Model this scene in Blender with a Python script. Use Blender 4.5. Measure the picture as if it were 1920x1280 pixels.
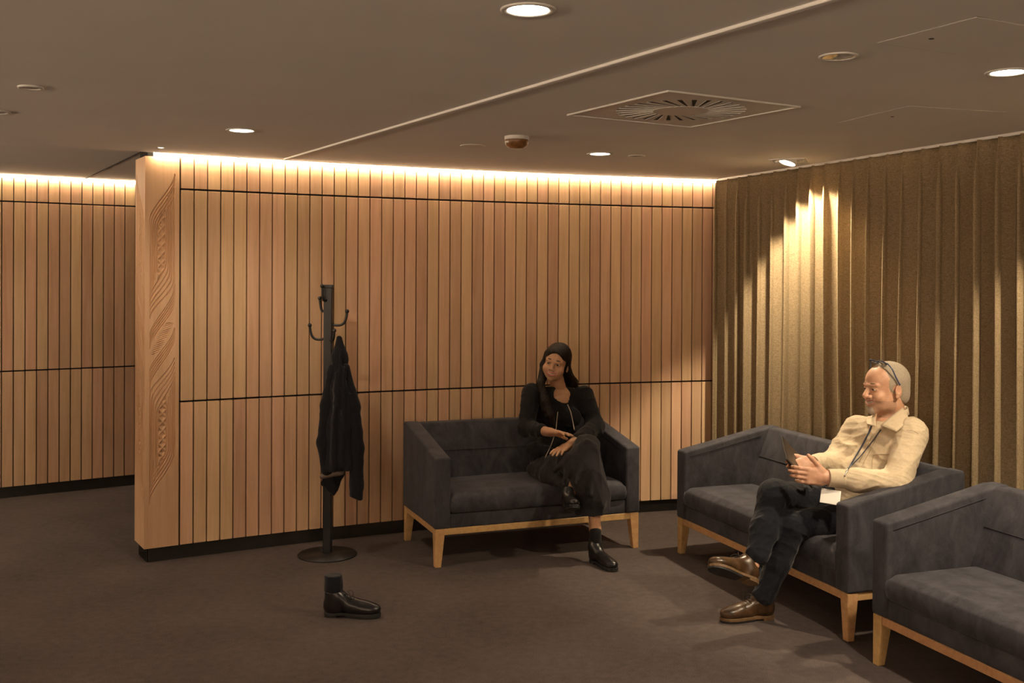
import bpy, bmesh, math, random
import numpy as np
from mathutils import Vector, Matrix
for _o in list(bpy.data.objects): bpy.data.objects.remove(_o)
random.seed(7); rng = np.random.RandomState(7)
S = bpy.context.scene; COL = S.collection
# ---------------------------------------------------------------- camera
CAM_H, FPX = 1.68, 1950.0
PITCH, ROLL = math.radians(-0.3), math.radians(0.28)
_f = Vector((0, math.cos(PITCH), math.sin(PITCH))); _u = Vector((0, -math.sin(PITCH), math.cos(PITCH))); _r = Vector((1, 0, 0))
_r2 = _r*math.cos(ROLL) + _u*math.sin(ROLL); _u2 = _u*math.cos(ROLL) - _r*math.sin(ROLL)
cd = bpy.data.cameras.new('camera'); cam = bpy.data.objects.new('camera', cd); COL.objects.link(cam)
m3 = Matrix((_r2, _u2, -_f)).transposed()
cam.matrix_world = Matrix.Translation((0, 0, CAM_H)) @ m3.to_4x4()
cd.sensor_width = 36.0; cd.lens = 36.0*FPX/1920.0; cd.shift_y = -109.0/1920.0
cd.clip_start = 0.05; cd.clip_end = 60
S.camera = cam
# ---------------------------------------------------------------- world and exposure
WARM = (1.0, 0.82, 0.62)
w = bpy.data.worlds.new('world'); S.world = w; w.use_nodes = True
w.node_tree.nodes['Background'].inputs[0].default_value = (1.0, 0.80, 0.60, 1)
w.node_tree.nodes['Background'].inputs[1].default_value = 0.05
S.view_settings.view_transform = 'Standard'; S.view_settings.look = 'None'
S.view_settings.gamma = 1.0; S.view_settings.use_curve_mapping = False
S.view_settings.exposure = 0.0
# ---------------------------------------------------------------- light levels (lamps themselves are built with their fittings)
P_DOWN = 12.0; P_SPOT = 150.0; E_STRIP = 36.0; E_FILL = 400.0
CEIL = 2.397

# ---------------------------------------------------------------- helpers
def tag(o, label=None, cat=None, group=None, kind=None):
    if label: o['label'] = label
    if cat: o['category'] = cat
    if group: o['group'] = group
    if kind: o['kind'] = kind
    return o
def empty(name, loc=(0,0,0), rz=0.0):
    o = bpy.data.objects.new(name, None); COL.objects.link(o); o.location = loc; o.rotation_euler = (0,0,rz)
    o.empty_display_size = 0.1
    return o
def link(name, me, mat=None, parent=None, loc=None, rz=None):
    o = bpy.data.objects.new(name, me); COL.objects.link(o)
    if mat is not None and len(me.materials) == 0: me.materials.append(mat)
    if parent is not None: o.parent = parent
    if loc is not None: o.location = loc
    if rz is not None: o.rotation_euler = (0,0,rz)
    return o
def mesh_of(name, V, F, smooth=False):
    me = bpy.data.meshes.new(name); me.from_pydata([tuple(map(float, v)) for v in V], [], [tuple(map(int, f)) for f in F])
    me.update()
    if smooth: me.polygons.foreach_set('use_smooth', [True]*len(me.polygons))
    return me
def bm_mesh(bm, name, smooth=False):
    bmesh.ops.recalc_face_normals(bm, faces=bm.faces)
    me = bpy.data.meshes.new(name); bm.to_mesh(me); bm.free()
    if smooth: me.polygons.foreach_set('use_smooth', [True]*len(me.polygons))
    return me
def bm_box(bm, x0, x1, y0, y1, z0, z1, bevel=0.0, seg=2):
    V = [bm.verts.new(p) for p in ((x0,y0,z0),(x1,y0,z0),(x1,y1,z0),(x0,y1,z0),(x0,y0,z1),(x1,y0,z1),(x1,y1,z1),(x0,y1,z1))]
    F = [bm.faces.new([V[i] for i in q]) for q in ((0,3,2,1),(4,5,6,7),(0,1,5,4),(1,2,6,5),(2,3,7,6),(3,0,4,7))]
    if bevel > 0:
        E = list({e for f in F for e in f.edges})
        bmesh.ops.bevel(bm, geom=E, offset=bevel, segments=seg, profile=0.5, affect='EDGES')
    return V
def bm_prism(bm, poly, axis, a, b, bevel=0.0, seg=2):
    """poly: 2D outline; extruded along axis 'x' (poly=(y,z)) or 'z' (poly=(x,y)) or 'y' (poly=(x,z))."""
    def P(p, t):
        return {'x': (t, p[0], p[1]), 'y': (p[0], t, p[1]), 'z': (p[0], p[1], t)}[axis]
    A = [bm.verts.new(P(p, a)) for p in poly]; B = [bm.verts.new(P(p, b)) for p in poly]; n = len(poly)
    F = [bm.faces.new(A), bm.faces.new(B[::-1])]
    for i in range(n): F.append(bm.faces.new((A[i], B[i], B[(i+1)%n], A[(i+1)%n])))
    bmesh.ops.recalc_face_normals(bm, faces=F)
    if bevel > 0:
        E = list({e for f in F for e in f.edges})
        bmesh.ops.bevel(bm, geom=E, offset=bevel, segments=seg, profile=0.5, affect='EDGES')
def bm_disc(bm, c, r, z0, z1, n=40, r1=None):
    r1 = r if r1 is None else r1
    A = [bm.verts.new((c[0]+r*math.cos(2*math.pi*i/n), c[1]+r*math.sin(2*math.pi*i/n), z0)) for i in range(n)]
    B = [bm.verts.new((c[0]+r1*math.cos(2*math.pi*i/n), c[1]+r1*math.sin(2*math.pi*i/n), z1)) for i in range(n)]
    bm.faces.new(A); bm.faces.new(B)
    for i in range(n): bm.faces.new((A[i], A[(i+1)%n], B[(i+1)%n], B[i]))
def bm_lathe(bm, prof, n=40, c=(0,0)):
    """prof: list of (r,z); closed ring of revolution (prof is treated as open unless first==last)."""
    rings = []
    for r, z in prof:
        rings.append([bm.verts.new((c[0]+r*math.cos(2*math.pi*i/n), c[1]+r*math.sin(2*math.pi*i/n), z)) for i in range(n)] if r > 1e-6 else [bm.verts.new((c[0], c[1], z))])
    for a, b in zip(rings[:-1], rings[1:]):
        for i in range(n):
            j = (i+1) % n
            if len(a) == 1 and len(b) == 1: continue
            if len(a) == 1: bm.faces.new((a[0], b[i], b[j]))
            elif len(b) == 1: bm.faces.new((a[i], a[j], b[0]))
            else: bm.faces.new((a[i], a[j], b[j], b[i]))
def tube_mesh(name, pts, rad, n=8, smooth=True, flat=None):
    """tube along pts; rad scalar or list; flat=(w,t) gives a ribbon-like section using up vector z."""
    pts = [Vector(p) for p in pts]; m = len(pts); V = []; F = []
    rads = [rad]*m if not hasattr(rad, '__len__') else list(rad)
    up = None
    for i, p in enumerate(pts):
        t = (pts[min(i+1, m-1)] - pts[max(i-1, 0)]).normalized()
        if up is None:
            up = Vector((0,0,1)) if abs(t.z) < 0.9 else Vector((1,0,0))
        s = t.cross(up).normalized(); up = s.cross(t).normalized()
        for k in range(n):
            a = 2*math.pi*k/n
            if flat: d = s*math.cos(a)*flat[0] + up*math.sin(a)*flat[1]
            else: d = (s*math.cos(a) + up*math.sin(a))*rads[i]
            V.append(p + d)
    for i in range(m-1):
        for k in range(n):
            F.append((i*n+k, i*n+(k+1)%n, (i+1)*n+(k+1)%n, (i+1)*n+k))
    F.append(tuple(range(n))[::-1]); F.append(tuple((m-1)*n+k for k in range(n)))
    return mesh_of(name, V, F, smooth)
def bez(p0, p1, p2, p3, n=12):
    p0, p1, p2, p3 = map(Vector, (p0, p1, p2, p3)); out = []
    for i in range(n+1):
        t = i/n; out.append(p0*(1-t)**3 + p1*3*t*(1-t)**2 + p2*3*t*t*(1-t) + p3*t**3)
    return out
def spline(pts, n=8):
    P = [Vector(p) for p in pts]; out = []
    for i in range(len(P)-1):
        a = P[max(i-1,0)]; b = P[i]; c = P[i+1]; d = P[min(i+2, len(P)-1)]
        for k in range(n):
            t = k/n
            out.append(0.5*((2*b) + (c-a)*t + (2*a-5*b+4*c-d)*t*t + (3*b-a-3*c+d)*t**3))
    out.append(P[-1]); return out

# ---------------------------------------------------------------- materials
class NT:
    def __init__(s, name):
        s.m = bpy.data.materials.new(name); s.m.use_nodes = True; s.t = s.m.node_tree
        s.b = s.t.nodes['Principled BSDF']
    def n(s, typ, **kw):
        nd = s.t.nodes.new(typ)
        for k, v in kw.items():
            if k.startswith('i_'):
                key = k[2:]; key = int(key) if key.isdigit() else key.replace('_', ' ')
                nd.inputs[key].default_value = v
            else: setattr(nd, k, v)
        return nd
    def l(s, a, b): s.t.links.new(a, b)
    def set(s, **kw):
        for k, v in kw.items(): s.b.inputs[k.replace('_', ' ')].default_value = v
    def bump(s, fac, strength=0.2, dist=0.002):
        bp = s.n('ShaderNodeBump'); bp.inputs['Strength'].default_value = strength; bp.inputs['Distance'].default_value = dist
        s.l(fac, bp.inputs['Height']); s.l(bp.outputs[0], s.b.inputs['Normal']); return bp
    def ramp(s, fac, stops):
        r = s.n('ShaderNodeValToRGB'); e = r.color_ramp.elements
        while len(e) < len(stops): e.new(0.5)
        for el, (p, c) in zip(e, stops): el.position = p; el.color = (*c, 1)
        s.l(fac, r.inputs[0]); return r.outputs[0]
def c4(c): return (*c, 1.0)
def plain(name, col, rough=0.6, metal=0.0, noise=0.0, scale=20.0, spec=0.5, bump=0.0):
    t = NT(name); t.set(Roughness=rough, Metallic=metal); t.b.inputs['Specular IOR Level'].default_value = spec
    tc = t.n('ShaderNodeTexCoord'); nz = t.n('ShaderNodeTexNoise', i_Scale=scale, i_Detail=4.0); t.l(tc.outputs['Object'], nz.inputs['Vector'])
    a = tuple(max(0, x*(1-noise)) for x in col); b = tuple(min(1, x*(1+noise)) for x in col)
    t.l(t.ramp(nz.outputs['Fac'], [(0.3, a), (0.7, b)]), t.b.inputs['Base Color'])
    if bump > 0: t.bump(nz.outputs['Fac'], bump, 0.003)
    return t.m
def wood(name, c_dark, c_mid, c_light, zs=(26.0, 26.0, 1.6), rough=0.5, rand=True, tint=0.10):
    t = NT(name); t.set(Roughness=rough); t.b.inputs['Specular IOR Level'].default_value = 0.35
    tc = t.n('ShaderNodeTexCoord'); mp = t.n('ShaderNodeMapping'); mp.inputs['Scale'].default_value = zs
    if rand:
        oi = t.n('ShaderNodeObjectInfo'); vm = t.n('ShaderNodeVectorMath', operation='SCALE'); vm.inputs[0].default_value = (37.0, 19.0, 53.0)
        t.l(oi.outputs['Random'], vm.inputs['Scale']); ad = t.n('ShaderNodeVectorMath', operation='ADD')
        t.l(tc.outputs['Object'], ad.inputs[0]); t.l(vm.outputs[0], ad.inputs[1]); t.l(ad.outputs[0], mp.inputs['Vector'])
    else: t.l(tc.outputs['Object'], mp.inputs['Vector'])
    nz = t.n('ShaderNodeTexNoise', i_Scale=1.0, i_Detail=6.0, i_Roughness=0.6, i_Distortion=0.6); t.l(mp.outputs[0], nz.inputs['Vector'])
    n2 = t.n('ShaderNodeTexNoise', i_Scale=0.12, i_Detail=2.0); t.l(mp.outputs[0], n2.inputs['Vector'])
    col = t.ramp(nz.outputs['Fac'], [(0.25, c_dark), (0.5, c_mid), (0.78, c_light)])
    hs = t.n('ShaderNodeHueSaturation'); t.l(col, hs.inputs['Color'])
    ma = t.n('ShaderNodeMath', operation='MULTIPLY_ADD'); t.l(n2.outputs['Fac'], ma.inputs[0]); ma.inputs[1].default_value = 0.30; ma.inputs[2].default_value = 0.86
    if rand:
        mb = t.n('ShaderNodeMath', operation='MULTIPLY_ADD'); t.l(oi.outputs['Random'], mb.inputs[0]); mb.inputs[1].default_value = 2*tint; mb.inputs[2].default_value = -tint
        mc = t.n('ShaderNodeMath', operation='ADD'); t.l(ma.outputs[0], mc.inputs[0]); t.l(mb.outputs[0], mc.inputs[1]); t.l(mc.outputs[0], hs.inputs['Value'])
        # slight hue wander between boards
        md = t.n('ShaderNodeMath', operation='MULTIPLY'); t.l(oi.outputs['Random'], md.inputs[0]); md.inputs[1].default_value = 7.31
        fr = t.n('ShaderNodeMath', operation='FRACT'); t.l(md.outputs[0], fr.inputs[0])
        me_ = t.n('ShaderNodeMath', operation='MULTIPLY_ADD'); t.l(fr.outputs[0], me_.inputs[0]); me_.inputs[1].default_value = 0.022; me_.inputs[2].default_value = 0.489
        t.l(me_.outputs[0], hs.inputs['Hue'])
    else: t.l(ma.outputs[0], hs.inputs['Value'])
    t.l(hs.outputs[0], t.b.inputs['Base Color'])
    t.bump(nz.outputs['Fac'], 0.08, 0.001)
    return t.m
def emit(name, col, strength):
    t = NT(name); t.set(Base_Color=(0,0,0,1)); t.b.inputs['Emission Color'].default_value = c4(col); t.b.inputs['Emission Strength'].default_value = strength
    return t.m
def fabric(name, a, b, scale=60.0, fine=900.0, rough=0.9, sheen=0.0, sheen_tint=(1,1,1), bump=0.3, stretch=(1,1,1)):
    t = NT(name); t.set(Roughness=rough); t.b.inputs['Specular IOR Level'].default_value = 0.2
    if sheen > 0:
        t.b.inputs['Sheen Weight'].default_value = sheen; t.b.inputs['Sheen Roughness'].default_value = 0.45; t.b.inputs['Sheen Tint'].default_value = c4(sheen_tint)
    tc = t.n('ShaderNodeTexCoord'); mp = t.n('ShaderNodeMapping'); mp.inputs['Scale'].default_value = stretch; t.l(tc.outputs['Object'], mp.inputs['Vector'])
    n1 = t.n('ShaderNodeTexNoise', i_Scale=scale, i_Detail=5.0, i_Roughness=0.65); t.l(mp.outputs[0], n1.inputs['Vector'])
    n2 = t.n('ShaderNodeTexNoise', i_Scale=fine, i_Detail=2.0); t.l(mp.outputs[0], n2.inputs['Vector'])
    mx = t.n('ShaderNodeMath', operation='MULTIPLY_ADD'); t.l(n2.outputs['Fac'], mx.inputs[0]); mx.inputs[1].default_value = 0.45
    ms = t.n('ShaderNodeMath', operation='MULTIPLY'); t.l(n1.outputs['Fac'], ms.inputs[0]); ms.inputs[1].default_value = 0.75; t.l(ms.outputs[0], mx.inputs[2])
    t.l(t.ramp(mx.outputs[0], [(0.35, a), (0.85, b)]), t.b.inputs['Base Color'])
    t.bump(n2.outputs['Fac'], bump, 0.002)
    return t.m
M = {}
M['slat'] = wood('maple_slat', (0.56,0.345,0.20), (0.65,0.42,0.255), (0.73,0.49,0.31), tint=0.14)
M['panel'] = wood('maple_carved', (0.58,0.355,0.20), (0.66,0.42,0.25), (0.72,0.475,0.29), zs=(30,30,1.2), rand=False)
M['oak'] = wood('oak_frame', (0.42,0.24,0.10), (0.52,0.31,0.135), (0.60,0.375,0.175), zs=(40,40,40), tint=0.03)
M['black'] = plain('black_backing', (0.008,0.007,0.006), 0.7, spec=0.2)
M['kick'] = plain('black_kickboard', (0.012,0.011,0.010), 0.45, noise=0.2)
M['ceil'] = plain('ceiling_paint', (0.80,0.78,0.75), 0.85, noise=0.02, scale=3, spec=0.2)
M['wallpaint'] = plain('wall_paint', (0.11,0.085,0.065), 0.85, noise=0.03, spec=0.2)
M['whitemetal'] = plain('white_enamel', (0.62,0.60,0.57), 0.45, noise=0.02)
M['dark'] = plain('dark_shade_and_parts', (0.02,0.018,0.016), 0.8)
M['blackmetal'] = plain('black_powder_coat', (0.006,0.006,0.007), 0.42, noise=0.2, scale=300)
M['chrome'] = plain('brushed_steel', (0.6,0.58,0.55), 0.25, metal=1.0, noise=0.03)
M['lamp'] = emit('lamp_glow', (1.0,0.84,0.62), 28.0)
M['strip'] = emit('led_strip_glow', (1.0,0.78,0.52), E_STRIP); M['cove'] = emit('fill_glow', (1.0,0.77,0.54), E_FILL)  # second glow serves the added unseen uplighters
M['reflector'] = plain('gold_reflector', (0.75,0.60,0.36), 0.25, metal=0.8, noise=0.05)
# ================================================================ ROOM
TH0, RAD = math.radians(32.0), 12.5
WX, WY = -2.141, 6.064
def wall_pt(s, off=0.0):
    """point of the curved wall's face at arc length s, moved 'off' metres into the room; and the tangent angle"""
    th = TH0 - s/RAD
    x = WX + RAD*(math.sin(TH0) - math.sin(th)); y = WY + RAD*(math.cos(th) - math.cos(TH0))
    return x + off*math.sin(th), y - off*math.cos(th), th
PITCHW, GAP = 0.0793, 0.0075
Z_B, Z_M, Z_U, Z_T = 0.085, 0.935, 2.197, 2.380
HG = 0.0055
def carpet():
    t = NT('carpet'); t.set(Roughness=0.95); t.b.inputs['Specular IOR Level'].default_value = 0.1
    tc = t.n('ShaderNodeTexCoord')
    n1 = t.n('ShaderNodeTexNoise', i_Scale=1.7, i_Detail=4.0); n2 = t.n('ShaderNodeTexNoise', i_Scale=190.0, i_Detail=3.0, i_Roughness=0.7); n3 = t.n('ShaderNodeTexNoise', i_Scale=24.0, i_Detail=3.0)
    for n in (n1, n2, n3): t.l(tc.outputs['Object'], n.inputs['Vector'])
    a = t.n('ShaderNodeMath', operation='MULTIPLY_ADD'); t.l(n2.outputs['Fac'], a.inputs[0]); a.inputs[1].default_value = 0.6
    b = t.n('ShaderNodeMath', operation='MULTIPLY_ADD'); t.l(n1.outputs['Fac'], b.inputs[0]); b.inputs[1].default_value = 0.25
    c = t.n('ShaderNodeMath', operation='MULTIPLY'); t.l(n3.outputs['Fac'], c.inputs[0]); c.inputs[1].default_value = 0.22
    t.l(c.outputs[0], b.inputs[2]); t.l(b.outputs[0], a.inputs[2])
    t.l(t.ramp(a.outputs[0], [(0.36, (0.050,0.039,0.036)), (0.72, (0.132,0.105,0.097))]), t.b.inputs['Base Color'])
    t.bump(n2.outputs['Fac'], 0.6, 0.004); return t.m
M['carpet'] = carpet()
XL, XR, YB, YF = -7.5, 6.0, -3.6, 12.0
fl = link('floor', mesh_of('floor', [(XL,YB,0),(XR,YB,0),(XR,YF,0),(XL,YF,0),(XL,YB,-.1),(XR,YB,-.1),(XR,YF,-.1),(XL,YF,-.1)],
    [(0,1,2,3),(7,6,5,4),(0,4,5,1),(1,5,6,2),(2,6,7,3),(3,7,4,0)]), M['carpet']); tag(fl, kind='structure')
# ---- main ceiling: a slab whose far edge follows the curved wall (5.5 cm in front of its face)
EDGE = 0.055
def edge_xy(x):
    lo, hi = -8.0, 9.0
    for _ in range(40):
        m = (lo+hi)/2
        if wall_pt(m, EDGE)[0] < x: lo = m
        else: hi = m
    return wall_pt(lo, EDGE)[1]
xs = np.linspace(XL, XR, 91); ys = []
for x in xs:
    if x < -2.4:   # straight run of the slot towards the corridor
        x0, y0, th = wall_pt(-0.30, EDGE); ys.append(y0 + (x-x0)*math.tan(th+0.03))
    else: ys.append(edge_xy(x))
V = []; F = []
for x, y in zip(xs, ys):
    y = max(y, YB+0.2)
    V += [(x, YB, CEIL), (x, y, CEIL), (x, y, CEIL+0.04), (x, YB, CEIL+0.04)]
for i in range(len(xs)-1):
    a, b = 4*i, 4*i+4
    F += [(a, a+1, b+1, b), (a+1, a+2, b+2, b+1), (a+2, a+3, b+3, b+2)]
ce = link('ceiling', mesh_of('ceiling', V, F), M['ceil']); tag(ce, kind='structure')
ce2 = link('ceiling', mesh_of('ceiling_corridor', [(XL,YB,CEIL+.04),(XR,YB,CEIL+.04),(XR,YF,CEIL+.04),(XL,YF,CEIL+.04),(XL,YB,CEIL+.14),(XR,YB,CEIL+.14),(XR,YF,CEIL+.14),(XL,YF,CEIL+.14)],
    [(3,2,1,0),(4,5,6,7),(0,1,5,4),(1,2,6,5),(2,3,7,6),(3,0,4,7)]), M['ceil']); tag(ce2, kind='structure')
# ---- outer walls, out of view but closing the room
def wallbox(name, x0, x1, y0, y1):
    bm = bmesh.new(); bm_box(bm, x0, x1, y0, y1, 0, CEIL+.14); o = link(name, bm_mesh(bm, name), M['wallpaint']); tag(o, kind='structure'); return o
wallbox('wall_rear', XL, XR, YB-0.15, YB)
wallbox('wall_left', XL-0.15, XL, YB, YF)
# ---- unseen uplighters added on the rear and left walls to brighten the ceiling
def cove(x0, x1, y0, y1, out, label):
    """added uplighter ledge: a glowing strip lying on a wall shelf that hides it from below"""
    root = empty('added_uplight', ((x0+x1)/2, (y0+y1)/2, 1.60)); tag(root, label, 'uplight'); hx, hy = (x1-x0)/2, (y1-y0)/2
    bm = bmesh.new(); bm_box(bm, -hx-(0.10 if out == 'x' else 0)*0, hx+(0.12 if out == 'x' else 0), -hy, hy+(0.12 if out == 'y' else 0), -0.02, 0.0); link('shelf', bm_mesh(bm, 'shelf'), M['wallpaint'], parent=root)
    bm = bmesh.new(); bm_box(bm, -hx, hx, -hy, hy, 0.0, 0.012); link('led_strip', bm_mesh(bm, 'fill_strip'), M['cove'], parent=root)
cove(XL+0.3, XR-2.0, YB+0.01, YB+0.07, 'y', 'added unseen uplight ledge on the wall behind the camera')
cove(XL+0.01, XL+0.07, YB+0.3, YF-6, 'x', 'added unseen uplight ledge on the left wall')
# ---- curved slatted wall
S_END = 4.35; CW = 0.197     # arc length; width of the carved end panel
def curved_slab(name, s0, s1, off0, off1, z0, z1, n=48):
    V = []; F = []
    for i in range(n+1):
        s = s0 + (s1-s0)*i/n
        xa, ya, _ = wall_pt(s, off0); xb, yb, _ = wall_pt(s, off1)
        V += [(xa,ya,z0),(xb,yb,z0),(xb,yb,z1),(xa,ya,z1)]
    for i in range(n):
        a, b = 4*i, 4*i+4
        for k in range(4): F.append((a+k, a+(k+1)%4, b+(k+1)%4, b+k))
    F += [(0,1,2,3), (4*n+3,4*n+2,4*n+1,4*n)]
    me = mesh_of(name, V, F); bm = bmesh.new(); bm.from_mesh(me); bmesh.ops.recalc_face_normals(bm, faces=bm.faces); bm.to_mesh(me); bm.free(); return me
wb = link('wall_back', curved_slab('wall_back', 0.02, S_END, -0.029, -0.23, 0.0, CEIL+0.03), M['black']); tag(wb, kind='structure')
bb = link('baseboard_back', curved_slab('baseboard_back', 0.03, S_END, -0.0195, -0.0285, 0.0, Z_B-0.0005), M['kick']); tag(bb, kind='structure')
bm = bmesh.new()
x0, y0, th = wall_pt(0.03, -0.0195); x1, y1, _ = wall_pt(0.03, -0.2295); x2, y2, _ = wall_pt(0.02, -0.2295); x3, y3, _ = wall_pt(0.02, -0.0195)
A = [bm.verts.new(p) for p in ((x3,y3,0),(x2,y2,0),(x2,y2,Z_B),(x3,y3,Z_B))]
bm.faces.new(A); bb2 = link('baseboard_end', bm_mesh(bm, 'baseboard_end'), M['kick'], parent=bb)
SD = 0.027
def slat_mesh(name, z0, z1):
    bm = bmesh.new(); wv = (PITCHW-GAP)/2
    bm_box(bm, -wv, wv, 0, SD, z0, z1, bevel=0.0012, seg=1); return bm_mesh(bm, name)
rows = [slat_mesh('slat_low', Z_B, Z_M-HG), slat_mesh('slat_mid', Z_M+HG, Z_U-HG), slat_mesh('slat_top', Z_U+HG, Z_T)]
n_slat = int((S_END-0.205)/PITCHW)
for i in range(n_slat):
    s = 0.2035 + PITCHW*(i+0.5)
    x, y, th = wall_pt(s, 0.0)
    for me in rows:
        o = link('slat', me, M['slat'], parent=wb); o.location = (x, y, 0); o.rotation_euler = (0, 0, th)
# ---- carved end panel (heightfield carving on the front and a thinner one on the end face)
def smooth01(t): t = np.clip(t, 0, 1); return t*t*(3-2*t)
def carve(U, Yp, W):
    """U across 0..1, Yp in photo-like rows (0 at the top of the panel, 738 at its foot); returns depth in metres"""
    D = np.zeros_like(U)
    def line(ya, yb, ufun, wd=0.0050, dep=0.0095):
        nonlocal D
        u = ufun(Yp); du = (ufun(Yp+1.0) - u)*W/0.0031
        d = np.abs(U-u)*W/np.sqrt(1+du*du)
        fade = np.clip((Yp-ya)/3.0, 0, 1)*np.clip((yb-Yp)/3.0, 0, 1)
        D = np.maximum(D, dep*np.clip(1-d/wd, 0, 1)*fade)
    def scurve(ya, yb, ua, ub):
        return lambda y: ua + (ub-ua)*smooth01((y-ya)/(yb-ya))
    for half in (0, 1):
        flip = half == 1
        if flip: U = 1-U; Yp = 686.0-Yp
        for k in range(5):
            # strands of the upper sweep, falling from top right to the left edge, then straight down
            ub = 0.13+0.055*k; ya = 30+9*k; yb = 125+3*k
            f1 = scurve(ya, yb, 0.86, ub); line(ya, 272-13*k, f1)
            # right-hand strands: straight, then sweeping down to the left
            ua = 0.63+0.053*k; y0 = 78-7.5*k; f2 = scurve(198+9*k, 272+9*k, ua, 0.13)
            line(y0, 270+9*k, f2)
        for k in range(5):
            # the crossing strands that begin the middle twist
            f3 = scurve(246+7*k, 345+5*k, 0.86, 0.13); line(240+7*k, 343+5*k, f3)
        # chip-carved triangles
        a = (U-0.475)/0.115; y0 = 62.0; per = 16.4
        c = ((Yp-y0)/per) % 1.0*2-1
        lim = (np.abs(a) < 1) & (Yp > y0) & (Yp < 236) & (U > f_in(Yp)) & (U < f_out(Yp))
        D = np.where(lim, np.maximum(D, 0.012*np.clip(np.abs(np.abs(a)-np.abs(c))*1.5, 0, 1)), D)
        if flip: U = 1-U; Yp = 686.0-Yp
    # rope hatching at the very centre
    ca = (U-0.5) + (Yp-343)/130.0
    lim = (np.abs(ca) < 0.13) & (np.abs(Yp-343) < 30)
    D = np.where(lim, np.maximum(D, 0.009*(0.5+0.5*np.sin((Yp*1.0+U*22)*1.7))*(1-np.abs(ca)/0.13)), D)
    return D
def f_in(y): return 0.86 + (0.37-0.86)*smooth01((y-62)/(128-62.0))
def f_out(y): return 0.60 + (0.13-0.60)*smooth01((y-198)/(272-198.0))
def carved(name, W, nu, nz, mirror=False):
    u = np.linspace(0, 1, nu); z = np.linspace(Z_B, Z_T, nz)
    U, Z = np.meshgrid(u, z); Yp = (Z_T-Z)/(Z_T-Z_B)*738.0
    D = carve(1-U if mirror else U, Yp, W)
    D[:, 0] = 0; D[:, -1] = 0; D[0] = 0; D[-1] = 0
    V = np.stack([U*W, D, Z], -1).reshape(-1, 3)
    idx = np.arange(nu*nz).reshape(nz, nu)
    F = np.stack([idx[:-1,:-1], idx[:-1,1:], idx[1:,1:], idx[1:,:-1]], -1).reshape(-1, 4).tolist()
    V = V.tolist(); b = len(V)
    V += [(0,SD,Z_B),(W,SD,Z_B),(W,SD,Z_T),(0,SD,Z_T)]
    bl, br, tr, tl = int(idx[0,0]), int(idx[0,-1]), int(idx[-1,-1]), int(idx[-1,0])
    F += [[b+1,b,b+3,b+2], [int(i) for i in idx[0][::-1]]+[b,b+1], [int(i) for i in idx[-1]]+[b+2,b+3], [int(i) for i in idx[:,0]]+[b+3,b], [int(i) for i in idx[:,-1][::-1]]+[b+1,b+2]]
    return mesh_of(name, V, F)
xa, ya, th = wall_pt(0.0, 0.0); xb, yb, _ = wall_pt(CW, 0.0); ang = math.atan2(yb-ya, xb-xa)
cp = link('carved_panel', carved('carved_panel', CW, 100, 1150), M['panel'], parent=wb, loc=(xa, ya, 0), rz=ang); cp['label'] = 'pale maple end panel carved with flowing strands and triangles'
xe, ye, _ = wall_pt(0.0, -0.25)
cp2 = link('end_panel', carved('end_panel', 0.25, 60, 760, True), M['panel'], parent=wb, loc=(xe, ye, 0), rz=TH0-math.pi/2)
# ---- light slot: glowing strip over the slats
st = link('led_strip', curved_slab('led_strip', 0.045, S_END-0.02, 0.010, 0.026, Z_T+0.001, CEIL+0.006, n=60), M['strip'])
tag(st, 'glowing warm light strip along the top of the long slatted wall', 'light strip')
# ---- the farther slatted wall beside the corridor
BW0 = Vector((-3.841, 7.809, 0)); bd = Vector((0.831, 0.552, 0)).normalized(); bang = math.atan2(bd.y, bd.x)
bz = [0.085, 0.957, 2.238, CEIL+0.018]
wl = empty('wall_corridor'); wl.location = BW0; wl.rotation_euler = (0,0,bang); tag(wl, kind='structure')
bm = bmesh.new(); bm_box(bm, -3.6, 3.2, 0.029, 0.2, 0, CEIL+0.04); link('backing', bm_mesh(bm, 'backing'), M['black'], parent=wl)
bm = bmesh.new(); bm_box(bm, -3.6, 3.2, 0.0195, 0.0285, 0, 0.0845); b3 = link('baseboard_corridor', bm_mesh(bm, 'bb'), M['kick'], parent=wl)
br = [slat_mesh('slat_far_low', bz[0], bz[1]-HG), slat_mesh('slat_far_mid', bz[1]+HG, bz[2]-HG), slat_mesh('slat_far_top', bz[2]+HG, bz[3])]
for i in range(-4, 20):
    for me in br:
        o = link('slat', me, M['slat'], parent=wl); o.location = (0.009 + 0.0809*(i+0.5), 0, 0); o.scale = (1.02, 1, 1)
bm = bmesh.new(); bm_box(bm, -3.6, 3.0, -0.026, -0.010, CEIL+0.020, CEIL+0.036)
s2 = link('led_strip', bm_mesh(bm, 'led_strip_far'), M['strip']); s2.location = BW0; s2.rotation_euler = (0,0,bang)
tag(s2, 'glowing light strip above the farther slatted wall at the far left', 'light strip')
# ---- ceiling batten between the two ceiling areas
a = Vector((-1.374*1.017, 6.29*1.017-0.05, 0)); b = Vector((0.784*1.017, 2.629*1.017, 0)); d = (b-a).normalized(); L = (b-a).length + 3.0
bm = bmesh.new(); bm_box(bm, 0.04, L, -0.012, 0.012, CEIL-0.010, CEIL+0.001, bevel=0.002, seg=1)
tr = link('trim_1', bm_mesh(bm, 'trim_1'), M['ceil'], loc=(a.x, a.y, 0), rz=math.atan2(d.y, d.x)); tag(tr, kind='structure')
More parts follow.
